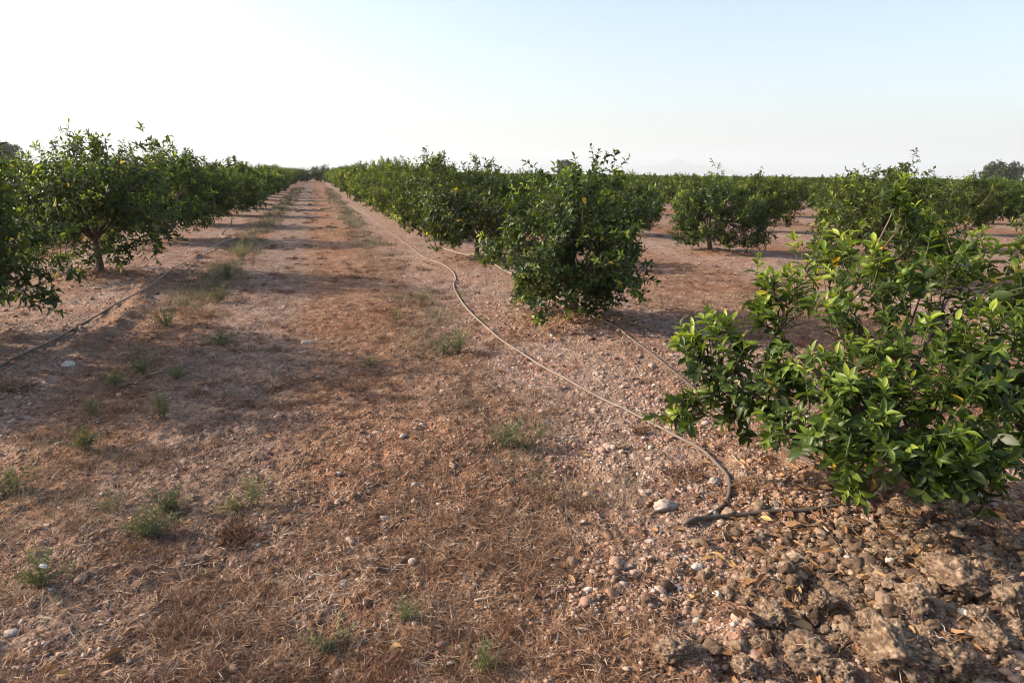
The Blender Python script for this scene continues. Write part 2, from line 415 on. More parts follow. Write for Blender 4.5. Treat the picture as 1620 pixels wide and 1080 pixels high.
def tree_meshes(name, seed, height, rad, zlow, lod, nclus=62, per=9, nl=9, leaf=.085, fork=.38, sprouts=3, squash=1.0, hang=.3, mat=None, trunk_r=.05,
                lobes=None, ragged=.09, width=.42, spr=(.14, .36), youth=.22, twigs=True, top=1.0):
    rng = np.random.default_rng(seed)
    wood = Acc()
    lean = rng.normal(0, .05, 2)
    ft = np.array([lean[0], lean[1], fork])
    tube(wood, spline([(0, 0, -.06), (lean[0] * .3, lean[1] * .3, fork * .4), ft], 5), np.linspace(trunk_r * 1.25, trunk_r * .85, 10), 8)
    zc = (height + zlow) / 2; hz = (height - zlow) / 2
    # cluster centres on an uneven shell
    i = np.arange(nclus) + .5
    ct = 1 - 2 * i / nclus * .94
    ph = i * 2.39996 + rng.uniform(0, 6)
    dirs = np.stack([np.sqrt(1 - ct ** 2) * np.cos(ph), np.sqrt(1 - ct ** 2) * np.sin(ph), ct], -1)
    dirs = norm(dirs + rng.normal(0, .17, dirs.shape))
    lob = norm(rng.normal(size=(7, 3))); la = rng.uniform(-.28, .38, 7)
    rr = 0.84 + sum(a * np.maximum(0, dirs @ l) ** 3 for a, l in zip(la, lob)) + rng.normal(0, ragged, nclus)
    inner = rng.random(nclus) < .2
    rr = np.where(inner, rr * rng.uniform(.4, .75, nclus), rr)
    prof = np.where(dirs[:, 2] > 0, 1 - (1 - top) * dirs[:, 2], 1.0)
    sn = np.maximum(np.sqrt(np.maximum(0, 1 - dirs[:, 2] ** 2)), .12) ** -.42
    C = np.stack([dirs[:, 0] * sn * rad * rr * prof, dirs[:, 1] * sn * rad * rr * prof, zc + dirs[:, 2] * hz * rr], -1)
    C[:, 2] = np.maximum(C[:, 2], zlow + .05)
    cr = np.full(nclus, .20 * rad) * rng.uniform(.8, 1.25, nclus)
    # main limbs
    nm = 6
    ma = np.arange(nm) * 2 * math.pi / nm + rng.uniform(0, 6)
    ME = np.stack([np.cos(ma) * rad * .42, np.sin(ma) * rad * .42, np.full(nm, fork) + hz * rng.uniform(.35, .95, nm)], -1)
    ME = np.vstack([ME, [[lean[0], lean[1], zc + hz * .45]]])
    for e in ME: limb(wood, ft, e, trunk_r * .62, trunk_r * .33, rng, -.05, 6)
    for c in C:
        e = ME[np.argmin(np.linalg.norm(ME - c, axis=1))]
        limb(wood, e * .75 + ft * .25, c, trunk_r * .26, trunk_r * .09, rng, .06, 4, 5)
    B, D, L, Yg = [], [], [], []
    cen = np.array([0, 0, zc - hz * .25])
    for c, r0, inn in zip(C, cr, inner):
        out = norm(c - cen)
        for _ in range(per):
            b = c + rng.normal(0, .5, 3) * r0
            up = .34 if c[2] > zc - .2 * hz else rng.uniform(-hang, .5)
            d = norm(out * .75 + np.array([0, 0, up]) + rng.normal(0, .45, 3))
            B.append(b); D.append(d); L.append(rng.uniform(.10, .24) * (.6 + .4 * rad))
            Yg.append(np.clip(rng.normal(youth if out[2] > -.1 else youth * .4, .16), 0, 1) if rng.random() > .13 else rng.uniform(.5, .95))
    for s in range(sprouts):
        a = rng.uniform(0, 6.28); q = rng.uniform(.05, .55) * rad * top
        b0 = np.array([math.cos(a) * q, math.sin(a) * q, zc + hz * .82])
        hh = rng.uniform(*spr)
        tip = b0 + np.array([rng.normal(0, .06), rng.normal(0, .06), hh])
        limb(wood, b0 - np.array([0, 0, .3]), tip, .008, .003, rng, 0, 4, 5, .03)
        for f in np.linspace(.1, 1, 4):
            for _ in range(2):
                B.append(b0 * (1 - f) + tip * f + rng.normal(0, .03, 3)); D.append(np.array([0, 0, .8]) + rng.normal(0, .55, 3)); L.append(rng.uniform(.10, .2)); Yg.append(rng.uniform(.15, .6))
    B = np.array(B); D = norm(np.array(D)); L = np.array(L); Yg = np.array(Yg)
    low = B[:, 2] + D[:, 2] * L - leaf * .7 < .04
    B[low, 2] += .10; D[low, 2] = np.abs(D[low, 2])
    if twigs:
        for b, d, l in zip(B, D, L): tube(wood, [b - d * .04, b + d * l * .5, b + d * l], [.0038, .003, .002], 3, .7, False)
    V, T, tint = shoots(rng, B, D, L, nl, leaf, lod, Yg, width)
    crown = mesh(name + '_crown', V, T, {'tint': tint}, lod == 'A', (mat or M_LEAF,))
    return wood.mesh(name + '_trunk', M_BARK), crown
def plant_tree(kind, meshes, x, y, rz, label, cat='citrus tree', group=None, scale=(1, 1, 1)):
    z = float(gh(np.array([x]), np.array([y]))[0])
    r = obj(kind, None, None, (x, y, z), (0, 0, rz), scale, label, cat, group)
    r.empty_display_size = .2
    obj('trunk', meshes[0], r); obj('crown', meshes[1], r)
    return r
def copy_tree(src, x, y, rz, label, group, scale):
    z = float(gh(np.array([x]), np.array([y]))[0])
    r = src.copy(); COL.objects.link(r)
    r.location = (x, y, z); r.rotation_euler = (0, 0, rz); r.scale = scale
    r['label'] = label; r['group'] = group
    for ch in src.children:
        c = ch.copy(); COL.objects.link(c); c.parent = r
    return r

# ---- the sprawling young tree in front, built limb by limb
FX, FY = 2.78, 2.68
def front_tree():
    rng = np.random.default_rng(77)
    clus = [  # px, py, forward distance, radius px, shoots, youth, up
        (1255, 425, 3.95, 55, 9, .75, 1.0), (1325, 408, 3.9, 55, 9, .75, 1.0), (1395, 430, 3.65, 55, 10, .7, .9), (1465, 425, 3.55, 50, 9, .7, .9), (1345, 470, 3.5, 50, 9, .4, .5), (1275, 470, 3.75, 50, 8, .5, .6),
        (1425, 465, 3.5, 45, 8, .25, .2), (1540, 405, 3.95, 40, 6, .75, 1.0), (1600, 420, 3.8, 35, 6, .5, .8), (1590, 458, 3.35, 38, 6, .2, .1), (1500, 445, 3.6, 38, 6, .4, .4),
        (1435, 385, 4.1, 24, 4, .5, .8), (1432, 345, 4.12, 16, 3, .65, 1.1), (1420, 315, 4.15, 10, 3, .95, 1.3), (1475, 370, 4.15, 26, 3, .5, .8), (1490, 405, 4.05, 26, 4, .4, .6),
        (1218, 465, 3.7, 16, 4, .6, 1.1), (1207, 505, 3.6, 20, 4, .55, .9), (1235, 510, 3.6, 18, 3, .4, .5),
        (1335, 530, 3.35, 45, 6, .4, .6), (1420, 520, 3.3, 42, 6, .35, .5), (1395, 565, 3.15, 52, 9, .55, .8), (1305, 570, 3.25, 50, 9, .5, .7), (1240, 590, 3.3, 48, 8, .5, .8), (1225, 630, 3.25, 40, 8, .2, .2),
        (1480, 555, 3.05, 52, 9, .6, .9), (1545, 530, 2.98, 50, 9, .7, 1.0), (1605, 535, 3.0, 45, 8, .6, .9), (1570, 575, 2.95, 45, 7, .3, .3),
        (1115, 548, 3.55, 38, 9, .7, 1.1), (1155, 540, 3.6, 38, 9, .75, 1.1), (1085, 552, 3.6, 26, 6, .65, 1.0), (1180, 580, 3.45, 34, 7, .45, .6), (1130, 585, 3.5, 36, 7, .2, .1), (1108, 625, 3.45, 28, 6, .35, -.3), (1088, 652, 3.4, 15, 4, .6, -.2), (1150, 615, 3.4, 28, 4, .2, -.1), (1180, 650, 3.35, 18, 3, .4, -.4),
        (1315, 630, 2.98, 55, 10, .5, .7), (1390, 625, 2.92, 55, 10, .55, .8), (1460, 625, 2.85, 58, 10, .5, .8), (1535, 615, 2.8, 50, 9, .4, .5), (1262, 665, 3.0, 40, 8, .35, .2), (1320, 690, 2.8, 50, 9, .4, .3), (1395, 690, 2.72, 50, 10, .5, .5), (1465, 695, 2.72, 48, 9, .35, .3), (1525, 680, 2.75, 42, 7, .2, 0),
        (1345, 720, 2.75, 30, 7, .6, .3), (1368, 748, 2.78, 16, 3, .5, 0), (1440, 715, 2.75, 30, 4, .2, -.1), (1500, 720, 2.68, 36, 6, .15, -.2), (1540, 728, 2.66, 28, 5, .15, -.3), (1495, 748, 2.62, 18, 3, .12, -.3), (1560, 690, 2.75, 24, 3, .15, -.3),
        (1605, 615, 2.95, 40, 8, .3, .3), (1612, 660, 3.0, 34, 6, .2, -.1), (1608, 700, 3.02, 22, 4, .15, -.4),
        (1680, 480, 3.3, 55, 8, .6, .8), (1690, 560, 3.1, 60, 9, .6, .7), (1680, 640, 3.0, 55, 8, .3, .2), (1750, 520, 3.2, 60, 8, .6, .7), (1740, 610, 3.1, 55, 8, .4, .4),
        (1560, 470, 3.9, 50, 6, .5, .7), (1640, 500, 3.9, 55, 7, .5, .6), (1500, 520, 3.8, 30, 3, .3, .4), (1440, 600, 3.5, 55, 7, .2, .3), (1360, 620, 3.4, 50, 6, .2, .2),
    ]
    base = np.array([FX, FY, 0.0]); base[2] = float(gh(np.array([FX]), np.array([FY]))[0])
    wood = Acc()
    ft = np.array([.03, -.02, .30])
    tube(wood, spline([(0, 0, -.06), (-.02, .0, .14), ft], 6), np.linspace(.045, .03, 12), 8)
    C = np.array([at_depth(c[0], c[1], c[2]) - base for c in clus])
    R = np.array([c[3] * c[2] / F for c in clus])
    mains = [(-.62, .42, .42), (-.32, .62, .78), (.20, .72, .85), (.55, .30, .75), (.45, -.12, .55), (-.18, -.22, .55), (.15, -.38, .36), (.1, .1, .7), (-.3, .2, .5)]
    ME = np.array(mains)
    for e in ME: limb(wood, ft, e, .02, .011, rng, .03, 6, 7, .07)
    B, D, L, Yg = [], [], [], []
    for c, r0, q in zip(C, R, clus):
        e = ME[np.argmin(np.linalg.norm(ME - c, axis=1) + .6 * np.linalg.norm(ME, axis=1) * 0)]
        limb(wood, e * .9 + ft * .1, c - np.array([0, 0, r0 * .5]), .009, .004, rng, .08, 5, 6, .06)
        out = norm(c - np.array([.1, .1, .35]))
        for _ in range(max(4, round(q[4] * 1.06))):
            b = c + rng.normal(0, .45, 3) * r0 - np.array([0, 0, .25 * r0])
            d = norm(out * .5 + np.array([0, 0, q[6]]) + rng.normal(0, .32, 3))
            B.append(b); D.append(d); L.append(rng.uniform(.07, .16)); Yg.append(np.clip(rng.normal(q[5] * .92, .2), .02, 1))
    B = np.array(B); D = norm(np.array(D)); L = np.array(L); Yg = np.array(Yg)
    for b, d, l in zip(B, D, L): tube(wood, [b - d * .06, b + d * l * .5, b + d * l], [.0035, .0028, .0018], 4, .8, False)
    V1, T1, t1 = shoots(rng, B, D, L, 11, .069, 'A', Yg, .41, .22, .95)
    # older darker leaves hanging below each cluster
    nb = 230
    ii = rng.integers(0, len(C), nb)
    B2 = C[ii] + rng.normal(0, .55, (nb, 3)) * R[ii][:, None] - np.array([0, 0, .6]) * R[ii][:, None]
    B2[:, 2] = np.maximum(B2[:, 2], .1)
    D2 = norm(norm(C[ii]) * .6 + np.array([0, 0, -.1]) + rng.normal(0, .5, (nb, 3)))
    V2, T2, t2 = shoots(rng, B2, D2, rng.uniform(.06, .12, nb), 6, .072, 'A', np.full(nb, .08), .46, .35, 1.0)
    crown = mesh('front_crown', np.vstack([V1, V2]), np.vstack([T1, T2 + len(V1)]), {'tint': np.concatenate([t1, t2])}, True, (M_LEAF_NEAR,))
    r = obj('citrus_tree', None, None, tuple(base), (0, 0, 0), None, 'sprawling open citrus tree with glossy lime green shoots where the pipe ends', 'citrus tree')
    obj('trunk', wood.mesh('front_trunk', M_BARK), r); obj('crown', crown, r)
    import bmesh
    bm = bmesh.new(); bmesh.ops.create_icosphere(bm, subdivisions=3, radius=.02)
    fm = bpy.data.meshes.new('fruit'); bm.to_mesh(fm); bm.free(); fm.materials.append(M_FRUIT)
    fm.polygons.foreach_set('use_smooth', np.ones(len(fm.polygons), bool))
    for px, py, d in ((1433, 430, 3.42), (1424, 447, 3.44)):
        obj('fruit', fm, r, tuple(at_depth(px, py, d) - base))
front_tree()

# ---- individual trees nearby
m = tree_meshes('dense', 11, 1.50, .79, -.04, 'A', 104, 12, 9, .066, .2, 7, hang=1.2, youth=.21, top=.98, ragged=.21, width=.48, spr=(.10, .26))
plant_tree('citrus_tree', m, 2.80, 7.2, .4, 'dense dark upright citrus tree hanging to the ground, second along the looping pipe')
m = tree_meshes('round', 23, 1.5, .9, .14, 'A', 84, 14, 9, .076, .34, 2, youth=.14, hang=.7)
plant_tree('citrus_tree', m, 2.92, 12.8, 1.9, 'rounded dark citrus tree on a short trunk, third along the looping pipe')
m = tree_meshes('tall', 31, 1.84, 1.08, .2, 'A', 104, 14, 9, .072, .5, 5, hang=.9, youth=.26, ragged=.15)
plant_tree('citrus_tree', m, -3.28, 11.9, .7, 'broad citrus tree on a bare red brown trunk beside the straight dark pipe')
plant_tree('citrus_tree', tree_meshes('tall_side', 37, 1.62, 1.26, .36, 'A', 96, 13, 9, .08, .55, 3, hang=.5, youth=.3, ragged=.14), -3.72, 7.0, 2.0,
           'citrus tree cut off by the picture edge, before the bare trunked broad tree')
m = tree_meshes('spiky', 41, 1.42, .82, .10, 'B', 80, 15, 9, .08, .26, 1, spr=(.36, .44), youth=.14, hang=.6)
s1 = plant_tree('citrus_tree', m, 8.45, 13.6, 0, 'rounded citrus tree with one leafy sprout on top, standing on bare soil')
m = tree_meshes('ragged', 43, 1.66, .92, .2, 'B', 76, 12, 9, .085, .42, 3, youth=.32, hang=.6)
plant_tree('citrus_tree', m, 8.75, 9.1, .5, 'ragged grey green citrus tree behind the sprawling lime green one')

# ---- repeated trees
VARB = [tree_meshes('mid%d' % i, 100 + i, 1.5, .92, .14, 'B', 76, 14, 9, .088, .32, 3, hang=.65, youth=.28, ragged=.11, twigs=False) for i in range(4)]
VARC = [tree_meshes('far%d' % i, 200 + i, 1.46, .96, .08, 'C', 60, 10, 8, .135, .3, 2, hang=.6, youth=.42, ragged=.11, twigs=False) for i in range(4)]
PROTO = {}
SPROUT = tree_meshes('sprouted', 150, 1.56, 1.0, .14, 'B', 76, 14, 9, .088, .32, 1, hang=.65, youth=.2, spr=(.55, .6), twigs=False)
ORD = 'first second third fourth fifth sixth seventh eighth ninth tenth eleventh twelfth thirteenth fourteenth fifteenth sixteenth seventeenth eighteenth nineteenth twentieth'.split()
TENS = {2: 'twenty', 3: 'thirty', 4: 'forty'}
def ordinal(n):
    return ORD[n - 1] if n <= 20 else TENS[n // 10] + ('-' + ORD[n % 10 - 1] if n % 10 else '') if n % 10 else {3: 'thirtieth', 4: 'fortieth'}[n // 10]
def in_view(x, y, mar=3.0):
    c, s = math.cos(YAW), math.sin(YAW)
    X = x * c - y * s; Y = x * s + y * c
    return Y > 2 and abs(X) < Y * .79 + mar
def row_trees():
    rng = np.random.default_rng(9)
    todo = []
    names = {3: ('the row along the straight dark pipe', 'citrus trees in the row along the straight dark pipe'), 4: ('the row along the looping pipe', 'citrus trees in the row along the looping pipe')}
    for ri, rx in enumerate(ROWS):
        if rx > 105: break
        y0 = {3: 17.7, 4: 17.3, 5: 18.2, 6: 8.9, 7: 7.1, 2: 9.2, 1: 12.3}.get(ri, rng.uniform(0, 4.7))
        y = y0; k = {3: 3, 4: 4, 5: 3}.get(ri, 1) - 1
        while y < 118:
            jx, jy = rng.normal(0, .12), rng.normal(0, .22)
            x_, y_ = rx + jx, y + jy
            if ri == 6 and y > 17 and y < 20: x_, y_ = 13.2, 18.5
            vis = in_view(x_, y_)
            if ri < 3: vis = vis and y < 60 - (3 - ri) * 8
            if vis:
                k += 1
                todo.append((math.hypot(x_, y_), ri, k, x_, y_))
            y += 4.75 if ri != 3 else 5.1
    todo.sort()
    beyond = todo[292:]
    for d, ri, k, x, y in todo[:292]:
        left = x < 0
        if ri in names: rn, gp = names[ri]
        elif ri < 3:
            rn = 'the %s row beyond the straight dark pipe' % ORD[2 - ri]; gp = 'citrus trees beyond the straight dark pipe'
        else:
            rn = 'the %s row behind the looping pipe row' % ordinal(ri - 4); gp = 'citrus trees in the field behind the looping pipe'
        tier = 'B' if d < 32 else 'C'
        v = int(rng.integers(0, 4))
        hs = (rng.uniform(1.02, 1.22) if left else (rng.uniform(1.12, 1.27) if ri == 4 else rng.uniform(.90, 1.04)))
        ws = rng.uniform(.95, 1.15) * (1.02 if ri == 3 else 0.93 if ri == 4 else .88)
        sc = (ws * rng.uniform(.95, 1.05), ws, hs)
        lab = '%s citrus tree, %s back in %s' % ('tall leafy' if left else ('rounded' if d < 32 else 'small distant'), ordinal(k), rn)
        if ri == 4 and 21 < y < 26:
            plant_tree('citrus_tree', SPROUT, x, y, 1.0, 'dark citrus tree with one tall sprout sticking up above the looping pipe row', 'citrus tree', None, (1.12, 1.12, 1.1)); continue
        key = tier + str(v)
        if key not in PROTO:
            PROTO[key] = plant_tree('citrus_tree', (VARB if tier == 'B' else VARC)[v], x, y, rng.uniform(0, 6.28), lab, 'citrus tree', gp, sc)
        else: copy_tree(PROTO[key], x, y, rng.uniform(0, 6.28), lab, gp, sc)
    # the field goes on beyond: one mass
    P, D, N, L, W, tt = [], [], [], [], [], []
    pts = [(x, y) for _, _, _, x, y in beyond]
    for rx in ROWS[4:]:
        for y in np.arange(118, 270, 4.75):
            if in_view(rx, y): pts.append((rx + rng.normal(0, .1), y + rng.normal(0, .2)))
    for rx in ROWS[:4]:
        for y in np.arange(60 if rx < -5 else 118, 200, 4.75):
            if in_view(rx, y): pts.append((rx, y))
    for x, y in pts:
        n = 150
        d = norm(rng.normal(size=(n, 3)))
        rad = np.array([1.05, 1.05, .72]) * rng.uniform(.9, 1.1)
        p = d * rad * rng.uniform(.7, 1.05, (n, 1)) + np.array([x, y, .92 if x > 0 else 1.1])
        P.append(p); D.append(norm(d + rng.normal(0, .8, (n, 3)))); N.append(norm(d + np.array([0, 0, .5]) + rng.normal(0, .4, (n, 3))))
        L.append(rng.uniform(.3, .5, n)); W.append(rng.uniform(.22, .36, n)); tt.append(np.clip(rng.normal(.48, .2, n), 0, 1))
    V, T, kk = place_leaves(np.vstack(P), np.vstack(D), np.vstack(N), np.concatenate(L), np.concatenate(W), 'C')
    obj('distant_foliage', mesh('distant_foliage', V, T, {'tint': np.repeat(np.concatenate(tt), kk)}, False, (M_LEAF,)), kind='stuff',
        label='mass of far citrus crowns filling the field to the horizon', cat='orchard')
row_trees()

# a tall sprout in the looping pipe row, dark trees closing the track, tall trees beyond the field
def big_tree(x, y, hgt, rad, seed, label, kind='broadleaf_tree', group=None, zlow=.8):
    m = tree_meshes('big%d' % seed, seed, hgt, rad, zlow, 'C', 90, 9, 8, .09 * hgt, .25 * hgt, 0, mat=M_FAR_LEAF, trunk_r=.035 * hgt, youth=.3, twigs=False)
    # shoots are scaled with the tree
    return plant_tree(kind, m, x, y, seed * 1.3, label, 'tree', group)
big_tree(-2.2, 121, 1.9, 1.9, 301, 'dark bushy tree closing off the end of the track at its narrow side', 'bushy_tree', 'dark trees at the end of the track', .1)
big_tree(1.5, 122, 2.3, 2.1, 302, 'taller dark bushy tree closing off the end of the track', 'bushy_tree', 'dark trees at the end of the track', .1)
def far_xy(px, dist):
    v, Y = ray(px, 300); k = dist / math.hypot(v[0], v[1]); return v[0] * k, v[1] * k
x, y = far_xy(1582, 190); big_tree(x, y, 5.4, 3.9, 303, 'big grey green tree standing alone above the far crowns under blue sky')
x, y = far_xy(893, 240); big_tree(x, y, 6.2, 2.6, 304, 'small dark round tree top peeping over the dense dark citrus tree')
x, y = far_xy(6, 260); big_tree(x, y, 8.6, 4.6, 305, 'pale grey tree top over the crowns at the edge of the picture')

# ------------------------------------------------------------------ drip pipes
def pipe(name, pts, r, label, tint, lift=1.0, n=14):
    P = spline(pts, n)
    z = gh(P[:, 0], P[:, 1])
    ker = np.ones(9) / 9
    zs = np.convolve(np.pad(z, 4, mode='edge'), ker, 'valid')
    zp = np.pad(z, 5, mode='edge')
    pk = np.max(np.stack([zp[i:i + len(z)] for i in range(11)]), 0)
    pk = np.convolve(np.pad(pk, 6, mode='edge'), np.ones(13) / 13, 'valid')
    P[:, 2] = np.maximum(.25 * zs + .75 * pk, z) + r * lift * .7 + P[:, 2]
    acc = Acc(); tube(acc, P, r, 10, 0)
    k = 10
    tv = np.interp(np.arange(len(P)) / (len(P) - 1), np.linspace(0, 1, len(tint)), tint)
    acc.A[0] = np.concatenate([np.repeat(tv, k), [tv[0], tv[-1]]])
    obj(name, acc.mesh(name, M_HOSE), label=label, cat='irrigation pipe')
def g2(px, py, z=0.0):
    p = at(px, py); return (p[0], p[1], z)
pipe('irrigation_pipe', [(2.0, 60, 0), (1.95, 40, 0), (2.0, 30, 0), (1.85, 26, 0)] + [g2(*q) for q in ((556, 327), (580, 340), (604, 358), (622, 372), (648, 392), (672, 409), (700, 420), (716, 430), (721, 442), (718, 455), (730, 478),
     (760, 511), (800, 545), (850, 577), (900, 604), (950, 630), (1000, 657), (1050, 683), (1098, 706), (1130, 730), (1148, 752), (1154, 774), (1148, 796), (1128, 815), (1102, 828))] + [g2(1084, 831, .004), g2(1086, 834, .012), g2(1110, 826, .012), g2(1160, 819), g2(1220, 814), g2(1290, 808), g2(1350, 799), g2(1385, 788, .01), g2(1398, 775, .05)],
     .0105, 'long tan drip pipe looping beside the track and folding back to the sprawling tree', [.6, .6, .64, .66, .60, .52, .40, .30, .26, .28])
pipe('irrigation_pipe', [(3.3, 24, 0), (3.2, 18, 0)] + [g2(*q) for q in ((700, 392), (770, 413), (800, 430), (850, 455), (930, 498), (975, 521), (1010, 545), (1050, 577), (1090, 612), (1134, 652), (1200, 690), (1300, 745))], .009,
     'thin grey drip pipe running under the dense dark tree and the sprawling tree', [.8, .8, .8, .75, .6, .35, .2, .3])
pipe('irrigation_pipe', [(-1.9, -2.0, 0), (-2.1, 1.5, 0), (-2.35, 4.0, 0), (-2.58, 5.6, 0)] + [g2(*q) for q in ((0, 585), (40, 562), (90, 536), (140, 509), (185, 484), (230, 459), (270, 434), (310, 409), (345, 390), (372, 377))] + [(-2.42, 19, 0), (-2.55, 22, 0), (-2.8, 25, 0)], .0105,
     'straight dark drip pipe along the gravel beside the row with the bare trunk', [.3, .35, .4, .45, .6, .9, .9, .8])
pipe('irrigation_pipe', [(-4.3, 7.0, 0)] + [g2(*q) for q in ((0, 473), (40, 458), (80, 443), (130, 428), (170, 414))] + [(-3.8, 20, 0)], .0105,
     'pale drip pipe lying behind the bare red brown trunk', [.9, .85, .9, .6])

# ------------------------------------------------------------------ stones, clods, twigs
import bmesh
def ico(sub):
    bm = bmesh.new(); bmesh.ops.create_icosphere(bm, subdivisions=sub, radius=1.0)
    bm.verts.ensure_lookup_table()
    V = np.array([v.co[:] for v in bm.verts]); T = np.array([[v.index for v in f.verts] for f in bm.faces]); bm.free()
    return V, T
ICO = {s: ico(s) for s in (1, 2, 3, 4, 5)}
def stone_shape(seed, sub, rough=.22, flat=.62, ridged=0.0, facets=9, cut=.66):
    V, T = ICO[sub]; V = V.copy(); s = seed * 7.31
    r_ = np.random.default_rng(seed + 1000)
    for _ in range(facets):                      # broken faces
        nv = norm(r_.normal(size=3)); dd = r_.uniform(cut, 1.0)
        V = V - np.maximum(0, V @ nv - dd)[:, None] * nv
    d = 1 + rough * 2 * (vnoise(V[:, 0] * 1.1 + s, V[:, 1] * 1.1 + s, V[:, 2] * 1.1 + s, 3) - .5) + rough * .9 * (vnoise(V[:, 0] * 2.6 + s, V[:, 1] * 2.6, V[:, 2] * 2.6 + s, 4) - .5)
    if ridged:
        for f, a in ((3.0, .8), (6.5, .5), (13, .46), (27, .36), (52, .22)):
            d = d + ridged * a * (vnoise(V[:, 0] * f + s, V[:, 1] * f + s, V[:, 2] * f, int(f) + 5) - .5) * 2
    V = V * d[:, None]; V[:, 2] *= flat
    return V, T
PEB = [stone_shape(i, 1, .25, .55 + .06 * (i % 4)) for i in range(8)]
PEB2 = [stone_shape(20 + i, 2, .25, .55 + .06 * (i % 4)) for i in range(8)]
rng = np.random.default_rng(5)
def scatter(n, rmin, rmax, a0=-42, a1=60, power=1.0):
    r = (rmin ** (1 - power) + rng.random(n) * (rmax ** (1 - power) - rmin ** (1 - power))) ** (1 / (1 - power)) if power != 1 else rmin * (rmax / rmin) ** rng.random(n)
    a = np.radians(rng.uniform(a0, a1, n))
    return r * np.sin(a), r * np.cos(a), r
def merged(shapes, x, y, z, s, rz, tilt, tint, asp=None):
    acc = Acc()
    which = rng.integers(0, len(shapes), len(x))
    for w, (V0, T0) in enumerate(shapes):
        i = np.where(which == w)[0]
        if not len(i): continue
        sx = s[i] * (asp[i] if asp is not None else 1)
        V = np.broadcast_to(V0, (len(i),) + V0.shape).copy()
        V[..., 0] *= sx[:, None]; V[..., 1] *= s[i][:, None]; V[..., 2] *= s[i][:, None]
        t = tilt[i][:, None]; c, q = np.cos(t), np.sin(t)
        V[..., 0], V[..., 2] = V[..., 0] * c - V[..., 2] * q, V[..., 0] * q + V[..., 2] * c
        a = rz[i][:, None]; c, q = np.cos(a), np.sin(a)
        V[..., 0], V[..., 1] = V[..., 0] * c - V[..., 1] * q, V[..., 0] * q + V[..., 1] * c
        V += np.stack([x[i], y[i], z[i]], -1)[:, None, :]
        k = len(V0)
        acc.add(V.reshape(-1, 3), (T0[None] + (np.arange(len(i)) * k)[:, None, None]).reshape(-1, 3), np.repeat(tint[i], k))
    return acc
def gravel():
    for part, (n, r0, r1, smin, smax, shapes) in enumerate(((190000, 1.3, 16, .004, .0130, PEB), (17000, 1.3, 24, .011, .026, PEB2))):
        x, y, r = scatter(n, r0, r1)
        d = rowdist(x) + 1.2 * (vnoise(x * 1.3, y * 1.3, seed=51) - .5)
        dens = 1 - sstep(1.0, 1.7, d) * (.74 if part == 0 else .95)
        dens *= .25 + .75 * sstep(.3, .6, vnoise(x * 2.2, y * 2.2, seed=52))
        keep = rng.random(n) < dens
        s = smin + (smax - smin) * rng.random(n) ** 2.6
        keep &= s * 650 / r > .55
        x, y, r, s = x[keep], y[keep], r[keep], s[keep]
        z = gh(x, y) + s * rng.uniform(-.15, .3, len(x))
        tint = np.clip(rng.normal(.50, .2, len(x)), 0, .92)
        acc = merged(shapes, x, y, z, s, rng.uniform(0, 6.28, len(x)), rng.normal(0, .25, len(x)), tint, rng.uniform(1.0, 1.6, len(x)))
        obj('gravel', acc.mesh('gravel', M_STONE), kind='stuff', label=('fine' if part == 0 else 'coarse') + ' pinkish gravel scattered over the tree strips', cat='gravel')
gravel()
def thing_on_ground(kind, me, px, py, s, label, cat, rz=0, group=None, sink=.3, tilt=0.0):
    p = at(px, py)
    return obj(kind, me, None, (p[0], p[1], p[2] + s * sink), (tilt, 0, rz), (s, s, s), label, cat, group)
def stone_mesh(seed, tint, sub=3, **kw):
    V, T = stone_shape(seed, sub, **kw); return mesh('stone', V, T, {'tint': np.full(len(V), tint)}, True, (M_STONE,))
STONES = [  # px, py, half size m, tint, label, aspect
    (1103, 898, .026, 1.0, 'white stone lying alone on red soil below the pipe fold'),
    (1134, 944, .020, 1.0, 'smaller white stone on red soil left of the dirt clods'),
    (1050, 803, .062, .78, 'large grey lumpy rock in front of the pipe loop'),
    (1020, 778, .040, .72, 'grey brown rock resting against the large lumpy rock'),
    (1131, 762, .040, .80, 'rounded grey beige stone inside the pipe loop'),
    (1247, 802, .018, .42, 'orange pebble touching the pipe end'),
    (1233, 797, .020, .55, 'beige pebble next to the orange pebble above the pipe end'),
    (1273, 782, .017, .70, 'round cream pebble between the pipe end and the hanging shoots'),
    (1556, 816, .034, 1.0, 'flat white slab stone below the hanging dark leaves'),
    (1576, 803, .024, .76, 'bluish grey stone just behind the flat white slab stone'),
    (963, 706, .042, .62, 'flat grey brown stone with a dry curled weed against it'),
    (992, 704, .030, .74, 'upright grey stone behind the dry curled weed'),
    (938, 700, .026, .72, 'small dark grey stone beside the flat grey brown stone'),
    (1046, 656, .034, .62, 'tan cobble on the far side of the looping pipe'),
    (1058, 677, .024, .82, 'pale oval pebble touching the looping pipe'),
    (968, 759, .022, .70, 'pinkish cream pebble halfway between weed and grey rock'),
    (421, 1041, .015, .95, 'largest white pebble of a small trail in the dry grass'),
    (407, 1054, .011, .9, 'white pebble second in the small trail in the dry grass'),
    (398, 1064, .012, .86, 'pale pebble third in the small trail in the dry grass'),
    (411, 1070, .011, .80, 'greyish pebble fourth in the small trail in the dry grass'),
    (596, 684, .030, .55, 'flat pink stone lying in the middle of the track'),
    (534, 793, .024, .60, 'pale pink flat stone on the track by the green tuft'),
    (486, 541, .042, .9, 'pale flat stone far along the middle of the track'),
    (653, 899, .013, .95, 'tiny white pebble on dark thatch in the track'),
    (932, 931, .016, .98, 'upright white chip on the edge of the red soil'),
    (542, 922, .026, .8, 'pale stone half buried in straw on the track'),
    (109, 576, .050, .97, 'whitish flat rock in the gravel beside the straight dark pipe'),
    (1005, 862, .024, .66, 'cream pebble below the large lumpy rock'),
]
